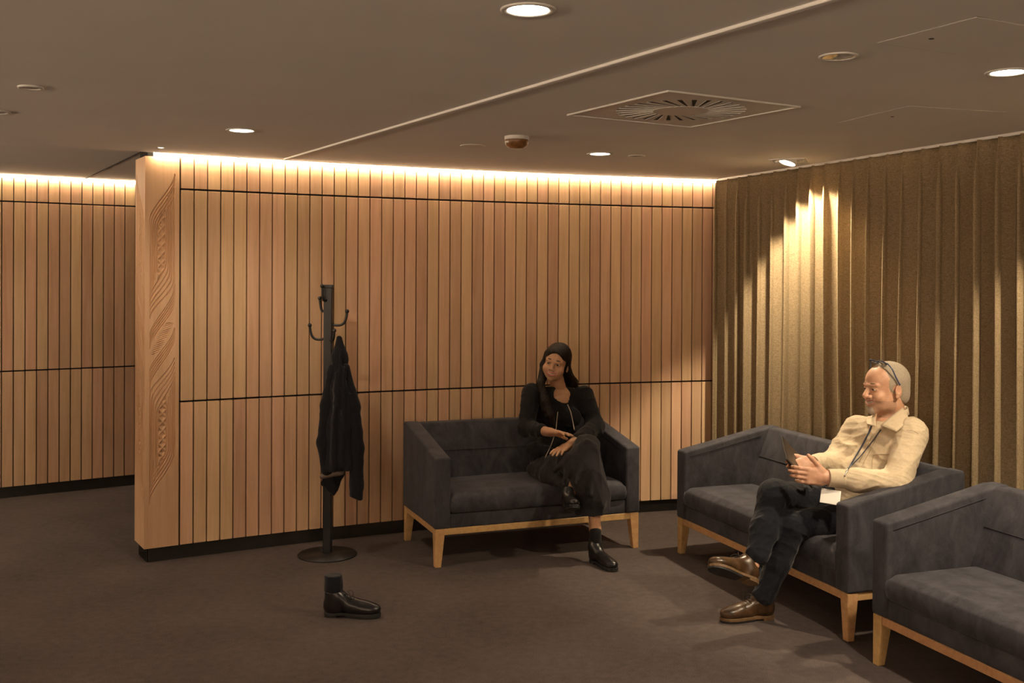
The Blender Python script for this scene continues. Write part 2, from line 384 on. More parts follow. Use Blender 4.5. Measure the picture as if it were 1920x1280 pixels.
# joint line in the corridor ceiling
a = Vector((-2.96*1.07, 7.319*1.07, 0)); b = Vector((-2.278*1.07, 6.189*1.07, 0)); d = b-a
bm = bmesh.new(); bm_box(bm, -0.3, d.length+0.4, -0.003, 0.003, CEIL+0.036, CEIL+0.0405)
tr2 = link('trim_2', bm_mesh(bm, 'trim_2'), M['dark'], loc=(a.x, a.y, 0), rz=math.atan2(d.y, d.x)); tag(tr2, kind='structure')
# ---- right wall behind the curtain, and the curtain
CA = Vector((1.452, 7.341, 0)) ; CB = Vector((2.406, 4.932, 0)); cdv = (CB-CA).normalized(); cnv = Vector((cdv.y, -cdv.x, 0))   # cnv points into the room
if cnv.x > 0: cnv = -cnv
bm = bmesh.new(); bm_box(bm, -0.5, 11.0, 0.12, 0.3, 0, CEIL+0.14)
rw = link('wall_right', bm_mesh(bm, 'wall_right'), M['wallpaint'], loc=CA, rz=math.atan2(cdv.y, cdv.x)); tag(rw, kind='structure')
# ================================================================ CURTAIN
def curtain_mat():
    t = NT('olive_gold_curtain'); t.set(Roughness=0.85); t.b.inputs['Specular IOR Level'].default_value = 0.2
    t.b.inputs['Sheen Weight'].default_value = 0.25; t.b.inputs['Sheen Tint'].default_value = (1.0, 0.85, 0.5, 1)
    tc = t.n('ShaderNodeTexCoord'); mp = t.n('ShaderNodeMapping'); mp.inputs['Scale'].default_value = (420, 420, 90); t.l(tc.outputs['Object'], mp.inputs['Vector'])
    n1 = t.n('ShaderNodeTexNoise', i_Scale=1.0, i_Detail=3.0); t.l(mp.outputs[0], n1.inputs['Vector'])
    m2 = t.n('ShaderNodeMapping'); m2.inputs['Scale'].default_value = (60, 60, 500); t.l(tc.outputs['Object'], m2.inputs['Vector'])
    n2 = t.n('ShaderNodeTexNoise', i_Scale=1.0, i_Detail=2.0); t.l(m2.outputs[0], n2.inputs['Vector'])
    ad = t.n('ShaderNodeMath', operation='ADD'); t.l(n1.outputs['Fac'], ad.inputs[0]); t.l(n2.outputs['Fac'], ad.inputs[1])
    hf = t.n('ShaderNodeMath', operation='MULTIPLY'); t.l(ad.outputs[0], hf.inputs[0]); hf.inputs[1].default_value = 0.5
    t.l(t.ramp(hf.outputs[0], [(0.36, (0.160,0.115,0.062)), (0.64, (0.345,0.258,0.158))]), t.b.inputs['Base Color'])
    t.bump(n1.outputs['Fac'], 0.35, 0.002); return t.m
M['curtain'] = curtain_mat()
CL = 8.6; per = 0.135
def curtain_mesh():
    r = np.random.RandomState(3)
    npl = int(CL/per)+2; w = per*(1+0.22*(r.rand(npl)-0.5)); edges = np.concatenate([[0], np.cumsum(w)])
    amp = 0.054*(0.75+0.5*r.rand(npl+1)); drift = 0.55*(r.rand(npl+1)-0.5)
    nu = 10*npl; s = np.linspace(0, edges[-1]*0.999, nu); zs = np.concatenate([np.linspace(0.015, 2.2, 24), np.linspace(2.22, CEIL-0.012, 7)])
    V = []
    for z in zs:
        k = np.clip(np.searchsorted(edges, s, 'right')-1, 0, npl-1); f = (s-edges[k])/w[k]
        fall = (CEIL-z)/CEIL                       # folds loosen and wander towards the hem
        ph = f*2*math.pi + drift[k]*fall*np.sin(f*math.pi)*1.6
        pinch = 0.55+0.45*np.clip((CEIL-z)/0.25, 0, 1)
        a = amp[k]*(1-f)+amp[k+1]*f
        off = a*pinch*(np.sin(ph) + 0.22*np.sin(2*ph+0.8+drift[k]) + 0.10*fall*np.sin(3*ph+drift[k]*9))
        off += 0.008*fall*np.sin(s*3.1+z*1.3)
        side = 0.020*fall*np.sin(s*5.3+0.9*z) + 0.030*np.cos(ph)*pinch
        P = np.stack([CA.x + cdv.x*(s+side-0.14) + cnv.x*off, CA.y + cdv.y*(s+side-0.14) + cnv.y*off, np.full_like(s, z)], -1)
        V.append(P)
    V = np.array(V); nz = len(zs); V = V.reshape(-1, 3)
    idx = np.arange(nz*nu).reshape(nz, nu)
    F = np.stack([idx[:-1,:-1], idx[:-1,1:], idx[1:,1:], idx[1:,:-1]], -1).reshape(-1, 4)
    return mesh_of('curtain', V + np.array([0.070, 0.028, 0]), F, True)
cu = link('curtain', curtain_mesh(), M['curtain'])
so = cu.modifiers.new('thickness', 'SOLIDIFY'); so.thickness = 0.004
tag(cu, 'olive gold floor-length pleated curtain along the right wall', 'curtain')
bm = bmesh.new(); bm_box(bm, -0.1, CL, -0.012, 0.012, CEIL-0.014, CEIL+0.002)
ct = link('curtain_track', bm_mesh(bm, 'curtain_track'), M['whitemetal'], loc=CA+Vector((0.070,0.028,0)), rz=math.atan2(cdv.y, cdv.x))
tag(ct, 'thin pale curtain track on the ceiling above the olive curtain', 'curtain track')

# ================================================================ CEILING FITTINGS
K = (CEIL-CAM_H)/0.705
def cpos(x, y): return (x*K, y*K, CEIL)
ring_me = None
def downlight(x, y, label, group='recessed ceiling downlights', power=P_DOWN, r=0.055, cone=118, world=False, col=WARM, aim=(0,0,-1)):
    root = empty('downlight', (x, y, CEIL) if world else cpos(x, y)); tag(root, label, 'downlight', group)
    R1 = r*1.36
    bm = bmesh.new(); bm_lathe(bm, [(R1,0.0),(R1,-0.003),(R1-0.004,-0.005),(r+0.004,-0.004),(r,-0.001),(r,0.0)], 40)
    link('trim_ring', bm_mesh(bm, 'trim_ring', True), M['whitemetal'], parent=root)
    bm = bmesh.new(); bm_disc(bm, (0,0), r, -0.0008, -0.0022, 32, r*0.97)
    link('lens', bm_mesh(bm, 'lens'), M['lamp'], parent=root)
    ld = bpy.data.lights.new('downlight_lamp', 'SPOT'); ld.energy = power; ld.color = col; ld.spot_size = math.radians(cone); ld.spot_blend = 0.75; ld.shadow_soft_size = r*0.8
    lo = bpy.data.objects.new('lamp', ld); COL.objects.link(lo); lo.parent = root; lo.location = (0,0,-0.02); lo.rotation_euler = Vector(aim).to_track_quat('-Z','Y').to_euler()
    return root
downlight(0.039, 2.737, 'glowing downlight nearest the camera at the top centre of the ceiling')
downlight(-1.307, 5.016, 'glowing downlight above the coat stand, left of the ceiling batten', power=P_DOWN*3.2, aim=(-0.15,0.35,-1))
downlight(0.494, 5.889, 'glowing downlight above the seated woman near the slatted wall', power=P_DOWN*0.4)
downlight(1.676, 3.526, 'glowing downlight above the nearest sofa at the right edge of the ceiling', power=P_DOWN*10)
# unseen lamps added for more light, continuing the grid behind and beside the camera
for x, y, t in ((-2.65, 2.0, 'downlight left of the camera'), (-1.2, 0.0, 'downlight behind the camera on the left'), (-4.6, 3.4, 'downlight far left of the camera'), (2.3, 0.9, 'downlight right of the camera by the curtain')):
    downlight(x, y, t + ' in the ceiling, added unseen for light', world=True)
downlight(-4.4, 6.3, 'added unseen downlight over the corridor beyond the carved panel', world=True, power=60, aim=(0.1,0.3,-1))  # unseen lamp added to brighten the corridor wall
# tiny pin light near the carved panel
tl = downlight(-1.92, 5.683, 'tiny glowing pin light beside the carved end panel', group='pin light', power=2.5, r=0.014, cone=80)
# unlit recessed fitting
root = empty('recessed_spotlight', cpos(1.027, 3.287)); tag(root, 'unlit recessed spotlight with a gold reflector, between vent and hatch', 'spotlight')
bm = bmesh.new(); bm_lathe(bm, [(0.062,0.0),(0.062,-0.004),(0.056,-0.005),(0.050,-0.004),(0.050,0.0)], 40); link('trim_ring', bm_mesh(bm, 'trim_ring', True), M['whitemetal'], parent=root)
bm = bmesh.new(); bm_lathe(bm, [(0.050,-0.002),(0.044,0.012),(0.030,0.022),(0.0,0.026)], 32); link('reflector', bm_mesh(bm, 'reflector', True), M['reflector'], parent=root)
bm = bmesh.new(); bm_prism(bm, [(-0.048,-0.004),(-0.012,-0.004),(-0.004,0.018),(-0.03,0.022)], 'y', -0.03, 0.03); link('baffle', bm_mesh(bm, 'baffle'), M['reflector'], parent=root)
# adjustable spotlights in front of the curtain (the second stands just beyond the right edge of the picture)
def curtain_spot(loc, label, power, aim, size, col=(1.0,0.80,0.54)):
    sp = empty('adjustable_spotlight', loc); tag(sp, label, 'spotlight', 'spotlights washing the curtain')
    pr = math.radians(-20); Rz = Matrix.Rotation(pr, 3, 'Z'); sp.rotation_euler = (0,0,pr)
    bm = bmesh.new()
    for q in ((-0.105,-0.09,-0.105,0.105),(0.09,0.105,-0.105,0.105),(-0.09,0.09,-0.105,-0.09),(-0.09,0.09,0.09,0.105)): bm_box(bm, *q, -0.006, 0.001)
    link('plate', bm_mesh(bm, 'plate'), M['whitemetal'], parent=sp)
    bm = bmesh.new(); bm_lathe(bm, [(0.085,0.0),(0.085,-0.006),(0.066,-0.006),(0.064,0.0)], 40); link('gimbal_ring', bm_mesh(bm, 'gimbal_ring', True), M['whitemetal'], parent=sp)
    bm = bmesh.new(); bm_lathe(bm, [(0.0,0.03),(0.052,0.03),(0.055,-0.018),(0.050,-0.020),(0.048,-0.012)], 36); hd = link('lamp_head', bm_mesh(bm, 'lamp_head', True), M['whitemetal'], parent=sp); hd.rotation_euler = (math.radians(-12), math.radians(16), 0)
    bm = bmesh.new(); bm_disc(bm, (0,0), 0.0475, -0.013, -0.0155, 32); link('lens', bm_mesh(bm, 'lens'), M['lamp'], parent=hd)
    ld = bpy.data.lights.new('curtain_spot_lamp', 'SPOT'); ld.energy = power; ld.color = col; ld.spot_size = math.radians(size); ld.spot_blend = 0.3; ld.shadow_soft_size = 0.025
    lo = bpy.data.objects.new('lamp', ld); COL.objects.link(lo); lo.parent = sp; lo.location = (0,0,-0.03)
    lo.rotation_euler = (Rz.inverted() @ Vector(aim)).to_track_quat('-Z', 'Y').to_euler()
curtain_spot(cpos(1.635, 6.175), 'bright tilting spotlight in a square ceiling plate washing the curtain', P_SPOT*1.25, (0.22,0.06,-1), 100)
curtain_spot((2.50, 4.05, CEIL), 'tilting spotlight before the curtain, beyond the right edge', P_SPOT*1.1, (-0.25,0.14,-1), 104)
# square swirl vent
vt = empty('air_vent', cpos(0.703, 4.361)); vt.rotation_euler = (0,0,math.radians(30.5)); tag(vt, 'square white ceiling air vent with a ring of radial slots', 'air vent')
h = 0.35
bm = bmesh.new()
for (x0,x1,y0,y1) in ((-h,-h+.016,-h,h),(h-.016,h,-h,h),(-h+.016,h-.016,-h,-h+.016),(-h+.016,h-.016,h-.016,h)): bm_box(bm, x0,x1,y0,y1,-0.007,0.001, bevel=0.001, seg=1)
link('frame', bm_mesh(bm, 'vent_frame'), M['whitemetal'], parent=vt)
# plate with radial openings: strips between the slots
NSL = 28
bm = bmesh.new(); ri, ro = 0.115, 0.275
def sq(a, r): 
    c, s_ = math.cos(a), math.sin(a); m = max(abs(c), abs(s_)); return (r*c/m, r*s_/m)
zt, zb = -0.0014, -0.0024
def addq(pts):
    A = [bm.verts.new((x,y,zb)) for x,y in pts]; B = [bm.verts.new((x,y,zt)) for x,y in pts]; n = len(pts)
    bm.faces.new(A[::-1]); bm.faces.new(B)
    for i in range(n): bm.faces.new((A[i],A[(i+1)%n],B[(i+1)%n],B[i]))
for i in range(NSL):
    a0 = 2*math.pi*i/NSL; a1 = 2*math.pi*(i+1)/NSL; tw = 0.26
    def pt(r, a): 
        a = a + tw*(ro-r)/(ro-ri); return (r*math.cos(a), r*math.sin(a))
    g = 0.42*(a1-a0)
    addq([pt(ri,a0), pt(ri,a1-g*1.4), pt(ro,a1-g), pt(ro,a0)])
    mid = [pt(ro,a0), pt(ro,a1)]
    am = (a0+a1)/2
    q = [mid[0], mid[1], sq(a1, h-.017), sq(a0, h-.017)]
    # include the square's corner where the sector spans it
    for cang in (math.pi/4, 3*math.pi/4, 5*math.pi/4, 7*math.pi/4):
        if a0 < cang < a1: q = [mid[0], mid[1], sq(a1,h-.017), sq(cang,h-.017), sq(a0,h-.017)]
    addq(q)
link('face_plate', bm_mesh(bm, 'vent_plate'), M['whitemetal'], parent=vt)
bm = bmesh.new(); bm_disc(bm, (0,0), ri+0.003, -0.0040, -0.0014, 40, ri+0.003); link('hub', bm_mesh(bm, 'vent_hub'), M['whitemetal'], parent=vt)
bm = bmesh.new(); bm_box(bm, -h+.02, h-.02, -h+.02, h-.02, -0.0013, -0.0003); link('slot_shade', bm_mesh(bm, 'vent_dark'), M['dark'], parent=vt)  # flat dark sheet stands in for the shade inside the slots
bm = bmesh.new(); bm_box(bm, 0, 0.145, -0.0014, 0.0014, -0.0040, -0.0013); blade = bm_mesh(bm, 'blade')
for i in range(NSL):
    a1 = 2*math.pi*(i+0.60)/NSL; p0 = (ri*math.cos(a1+0.26), ri*math.sin(a1+0.26)); p1 = (ro*math.cos(a1), ro*math.sin(a1))
    L = math.hypot(p1[0]-p0[0], p1[1]-p0[1])
    o = link('blade', blade, M['whitemetal'], parent=vt, loc=(p0[0], p0[1], 0), rz=math.atan2(p1[1]-p0[1], p1[0]-p0[0])); o.scale = (L/0.145, 1, 1)
# access hatches
def hatch(corner, ang, size, latch, label):
    root = empty('access_hatch', corner); root.rotation_euler = (0,0,math.radians(ang)); tag(root, label, 'access hatch')
    t = 0.0035
    bm = bmesh.new()
    for q in ((0,size,-size,-size+t),(0,size,-t,0),(0,t,-size+t,-t),(size-t,size,-size+t,-t)): bm_box(bm, q[0],q[1],q[2],q[3],-0.0006,0.0005)
    link('edge_frame', bm_mesh(bm, 'edge_frame'), M['hatchedge'], parent=root)
    bm = bmesh.new(); bm_box(bm, t, size-t, -size+t, -t, -0.0014, 0.0004); link('door_leaf', bm_mesh(bm, 'door_leaf'), M['ceil'], parent=root)
    bm = bmesh.new(); bm_disc(bm, latch, 0.008, -0.0022, -0.0012, 16); link('latch', bm_mesh(bm, 'latch'), M['dark'], parent=root)
M['hatchedge'] = plain('hatch_edge', (0.30,0.28,0.26), 0.6)
hatch(cpos(1.079,3.099), 27, 0.36, (0.10,-0.12), 'flush square access hatch in the ceiling at the top right')
hatch(cpos(1.456,4.684), 17, 0.50, (0.12,-0.24), 'faint flush access hatch in the ceiling beside the curtain')
# speakers, sensor, smoke detector
def disc_fit(name, x, y, r, label, cat, prof=None):
    root = empty(name, cpos(x,y)); tag(root, label, cat)
    bm = bmesh.new(); bm_lathe(bm, [(r,0.0),(r,-0.004),(r*0.9,-0.007),(r*0.72,-0.006),(r*0.70,-0.003)], 36); link('trim_ring', bm_mesh(bm, 'ring', True), M['whitemetal'], parent=root)
    bm = bmesh.new(); bm_lathe(bm, [(r*0.71,-0.003),(r*0.4,-0.0045),(0,-0.005)], 32); link('cover', bm_mesh(bm, 'cover', True), M['grille'], parent=root)
M['grille'] = plain('sensor_cover', (0.36,0.33,0.30), 0.7, noise=0.15, scale=200)
disc_fit('ceiling_sensor', -1.805, 3.894, 0.046, 'small unlit round ceiling fitting at the upper left', 'ceiling sensor')
disc_fit('ceiling_sensor', -2.225, 4.48, 0.060, 'round ceiling fitting cut by the left edge of the picture', 'ceiling sensor')
root = empty('ceiling_disc', cpos(-0.212, 5.56)); tag(root, 'faint flat white disc on the ceiling left of the smoke detector', 'cover plate')
bm = bmesh.new(); bm_disc(bm, (0,0), 0.068, -0.003, 0.0, 40, 0.070); link('plate', bm_mesh(bm, 'plate'), M['whitemetal'], parent=root)
root = empty('slot_fitting', cpos(0.714, 5.983)); tag(root, 'small flat unlit fitting beside the downlight over the woman', 'ceiling sensor')
bm = bmesh.new(); bm_lathe(bm, [(0.050,0.0),(0.050,-0.003),(0.042,-0.004),(0.040,0.0)], 36); link('trim_ring', bm_mesh(bm, 'ring', True), M['whitemetal'], parent=root)
bm = bmesh.new(); bm_disc(bm, (0,0), 0.040, -0.0012, -0.0002, 30); link('cover', bm_mesh(bm, 'cover'), M['grille'], parent=root)
root = empty('smoke_detector', cpos(0.020, 5.19)); tag(root, 'smoke detector with white base and amber brown cap on the ceiling', 'smoke detector')
bm = bmesh.new(); bm_lathe(bm, [(0.062,0.0),(0.062,-0.016),(0.058,-0.019),(0.0,-0.019)], 40); link('base', bm_mesh(bm, 'base', True), M['whitemetal'], parent=root)
M['amber'] = plain('amber_plastic', (0.16,0.07,0.02), 0.35, noise=0.35, scale=60)
bm = bmesh.new(); bm_lathe(bm, [(0.060,-0.019),(0.061,-0.026),(0.054,-0.046),(0.036,-0.060),(0.0,-0.063)], 40); link('cap', bm_mesh(bm, 'cap', True), M['amber'], parent=root)
bm = bmesh.new(); bm_box(bm, -0.054, -0.040, -0.046, -0.036, -0.038, -0.028, bevel=0.002); link('indicator', bm_mesh(bm, 'ind'), M['whitemetal'], parent=root)
# ================================================================ SOFAS
def velvet():
    t = NT('charcoal_velvet'); t.set(Roughness=0.82); t.b.inputs['Specular IOR Level'].default_value = 0.25
    t.b.inputs['Sheen Weight'].default_value = 0.12; t.b.inputs['Sheen Roughness'].default_value = 0.4; t.b.inputs['Sheen Tint'].default_value = (0.62,0.62,0.70,1)
    tc = t.n('ShaderNodeTexCoord'); mp = t.n('ShaderNodeMapping'); mp.inputs['Scale'].default_value = (1,1,0.6); t.l(tc.outputs['Object'], mp.inputs['Vector'])
    n1 = t.n('ShaderNodeTexNoise', i_Scale=11.0, i_Detail=6.0, i_Roughness=0.68, i_Distortion=0.5); t.l(mp.outputs[0], n1.inputs['Vector'])
    n2 = t.n('ShaderNodeTexNoise', i_Scale=420.0, i_Detail=2.0); t.l(tc.outputs['Object'], n2.inputs['Vector'])
    a = t.n('ShaderNodeMath', operation='MULTIPLY_ADD'); t.l(n2.outputs['Fac'], a.inputs[0]); a.inputs[1].default_value = 0.25
    s = t.n('ShaderNodeMath', operation='MULTIPLY'); t.l(n1.outputs['Fac'], s.inputs[0]); s.inputs[1].default_value = 0.85; t.l(s.outputs[0], a.inputs[2])
    t.l(t.ramp(a.outputs[0], [(0.38, (0.020,0.0198,0.025)), (0.70, (0.060,0.0575,0.067))]), t.b.inputs['Base Color'])
    t.bump(n2.outputs['Fac'], 0.25, 0.002); return t.m
M['velvet'] = velvet(); M['seam'] = plain('seam_thread', (0.03,0.03,0.036), 0.9)  # dark thread of the sofa seams and piping
def soft(o, w=0.012, seg=3):
    b = o.modifiers.new('round', 'BEVEL'); b.width = w; b.segments = seg; b.limit_method = 'ANGLE'; b.angle_limit = math.radians(25)
    for p in o.data.polygons: p.use_smooth = True
    return o
def cushion_mesh(name, x0, x1, y0, y1, z0, z1, crown=0.018, nx=22, ny=14, edge=0.03):
    """seat cushion: rounded front and sides, softly crowned top"""
    V = []; F = []
    def prof(t, e):  # 0..1 across -> drop at the borders
        d = min(t, 1-t); return 1-max(0, 1-d/e)**2.2
    xs = np.unique(np.concatenate([np.linspace(0,0.06,6), np.linspace(0.06,0.94,nx), np.linspace(0.94,1,6)])); ys = np.unique(np.concatenate([np.linspace(0,0.1,7), np.linspace(0.1,1,ny)]))
    for b in ys:
        for a in xs:
            px = prof(a, edge/(x1-x0)*1.0); py = prof(b, 1.4*edge/(y1-y0)) if b < 0.5 else 1
            z = z1 - edge*(1-px*py)*0.95 + crown*math.sin(math.pi*a)**0.6*math.sin(math.pi*min(1, 0.12+b*0.8))**0.7
            y = y0+(y1-y0)*b - (0.010*math.sin(math.pi*a)**0.5 if b < 0.02 else 0)
            V.append((x0+(x1-x0)*a, y, z))
    nxx, nyy = len(xs), len(ys)
    for j in range(nyy-1):
        for i in range(nxx-1): F.append((j*nxx+i, j*nxx+i+1, (j+1)*nxx+i+1, (j+1)*nxx+i))
    # skirt
    ring = [i for i in range(nxx)] + [j*nxx+nxx-1 for j in range(1,nyy)] + [(nyy-1)*nxx+i for i in range(nxx-2,-1,-1)] + [j*nxx for j in range(nyy-2,0,-1)]
    base = len(V); m = len(ring)
    for lev, (zz, ins) in enumerate(((0.5*(z0+z1)-0.01, -0.006), (z0+0.012, 0.0), (z0, 0.010))):
        for r in ring:
            x, y, z = V[r]; cx, cy = (x0+x1)/2, (y0+y1)/2
            sx = 1 if x > cx else -1; sy = 1 if y > cy else -1
            onx = abs(x-x0) < 1e-6 or abs(x-x1) < 1e-6; ony = (y < y0+0.012) or abs(y-y1) < 1e-6
            V.append((x - (sx*ins if onx else 0), y - (sy*ins if ony else 0), zz))
    prev = ring
    for lev in range(3):
        cur = [base+lev*m+i for i in range(m)]
        for i in range(m): F.append((prev[(i+1)%m], prev[i], cur[i], cur[(i+1)%m]))
        prev = cur
    F.append(tuple(prev))
    me = mesh_of(name, V, F, True); bm = bmesh.new(); bm.from_mesh(me); bmesh.ops.recalc_face_normals(bm, faces=bm.faces); bm.to_mesh(me); bm.free(); return me
def sofa(name, L, D, loc, ang, label):
    """local x along the length, y towards the back, origin at the front left foot"""
    root = empty(name, loc, ang); tag(root, label, 'sofa', 'charcoal velvet two-seat sofas')
    zb, zf, zk, AT = 0.222, 0.632, 0.758, 0.092
    e = 0.006
    def arm(x0, x1):
        bm = bmesh.new(); bm_prism(bm, [(-e,zb),(D,zb),(D,zk),(D-0.07,zk),(-e,zf)], 'x', x0, x1)
        return soft(link('arm', bm_mesh(bm, 'arm'), M['velvet'], parent=root), 0.014, 4)
    arm(-e, AT); arm(L-AT, L+e)
    bm = bmesh.new(); bm_prism(bm, [(D-0.235,zb+0.16),(D-0.235,0.40),(D-0.085,zk-0.004),(D-0.004,zk-0.004),(D-0.004,zb+0.16)], 'x', AT-0.004, L-AT+0.004)
    bk = soft(link('backrest', bm_mesh(bm, 'backrest'), M['velvet'], parent=root), 0.014, 4)
    # horizontal seam and two tufts across the backrest
    t_ = 0.56; ys = D-0.235+0.15*t_*0.93; zs = 0.40+(zk-0.404)*t_*0.93
    link('seam', tube_mesh('seam', [(AT+0.01, ys-0.002, zs), (L/2, ys-0.002, zs), (L-AT-0.01, ys-0.002, zs)], 0.0022, 6), M['seam'], parent=bk)
    for xx in (0.30, 0.70):
        bm = bmesh.new(); bmesh.ops.create_uvsphere(bm, u_segments=14, v_segments=8, radius=0.011)
        b_ = link('tuft_button', bm_mesh(bm, 'tuft', True), M['velvet'], parent=bk, loc=(L*xx, ys-0.001, zs)); b_.scale = (1.5, 0.5, 0.8)
    bm = bmesh.new(); bm_box(bm, AT-0.002, L-AT+0.002, 0.004, D-0.02, zb, 0.304)
    soft(link('seat_base', bm_mesh(bm, 'seat_base'), M['velvet'], parent=root), 0.006, 2)
    link('seat_cushion', cushion_mesh('seat_cushion', AT+0.001, L-AT-0.001, -0.004, D-0.20, 0.307, 0.418), M['velvet'], parent=root)
    # welt lines along the inner top edge of the arms
    for xi in (AT+0.0008, L-AT-0.0008):
        link('piping', tube_mesh('piping', [(xi, 0.03, zf-0.030), (xi, 0.20, zf-0.030+0.126*0.17/(D-0.07)), (xi, D-0.14, zk-0.050)], 0.0016, 6), M['seam'], parent=root)
    # timber plinth frame
    rh = 0.038
    bm = bmesh.new()
    bm_box(bm, 0.05, L-0.05, 0.004, 0.040, zb-rh, zb-0.0005, bevel=0.002, seg=1)
    link('front_rail', bm_mesh(bm, 'front_rail'), M['oak'], parent=root)
    bm = bmesh.new(); bm_box(bm, 0.05, L-0.05, D-0.05, D-0.014, zb-rh, zb-0.0005, bevel=0.002, seg=1); link('back_rail', bm_mesh(bm, 'back_rail'), M['oak'], parent=root)
    for x0 in (0.004, L-0.040):
        bm = bmesh.new(); bm_box(bm, x0, x0+0.036, 0.05, D-0.05, zb-rh, zb-0.0005, bevel=0.002, seg=1); link('side_rail', bm_mesh(bm, 'side_rail'), M['oak'], parent=root)
    for fx in (0, 1):
        for fy in (0, 1):
            bm = bmesh.new(); T, Bt = 0.058, 0.036
            def q(w, z):
                x0, x1 = (0.0, w) if fx == 0 else (L-w, L); y0, y1 = (0.0, w) if fy == 0 else (D-0.01-w, D-0.01)
                return [bm.verts.new(p) for p in ((x0,y0,z),(x1,y0,z),(x1,y1,z),(x0,y1,z))]
            A, B, Cc = q(Bt, 0.0), q(T*0.96, zb-rh-0.004), q(T, zb-0.0004)
            bm.faces.new(A[::-1]); bm.faces.new(Cc)
            for P, Q in ((A,B),(B,Cc)):
                for i in range(4): bm.faces.new((P[i],P[(i+1)%4],Q[(i+1)%4],Q[i]))
            lg = link('leg', bm_mesh(bm, 'leg'), M['oak'], parent=root)
            bv = lg.modifiers.new('edge', 'BEVEL'); bv.width = 0.002; bv.segments = 1
    return root
A1, A2 = math.radians(21.1), math.radians(-70.9)
S1 = Vector((-0.436, 6.007, 0)); S2 = Vector((1.023, 6.374, 0)); S3 = Vector((1.588, 4.548, 0))
sofa('sofa', 1.322, 0.70, S1, A1, 'dark charcoal velvet sofa against the slatted wall, where the woman sits')
sofa('sofa', 1.653, 0.67, S2, A2, 'charcoal velvet sofa in front of the curtain, where the man sits')
sofa('sofa', 1.653, 0.67, S3, A2, 'empty charcoal velvet sofa nearest the camera at the lower right')
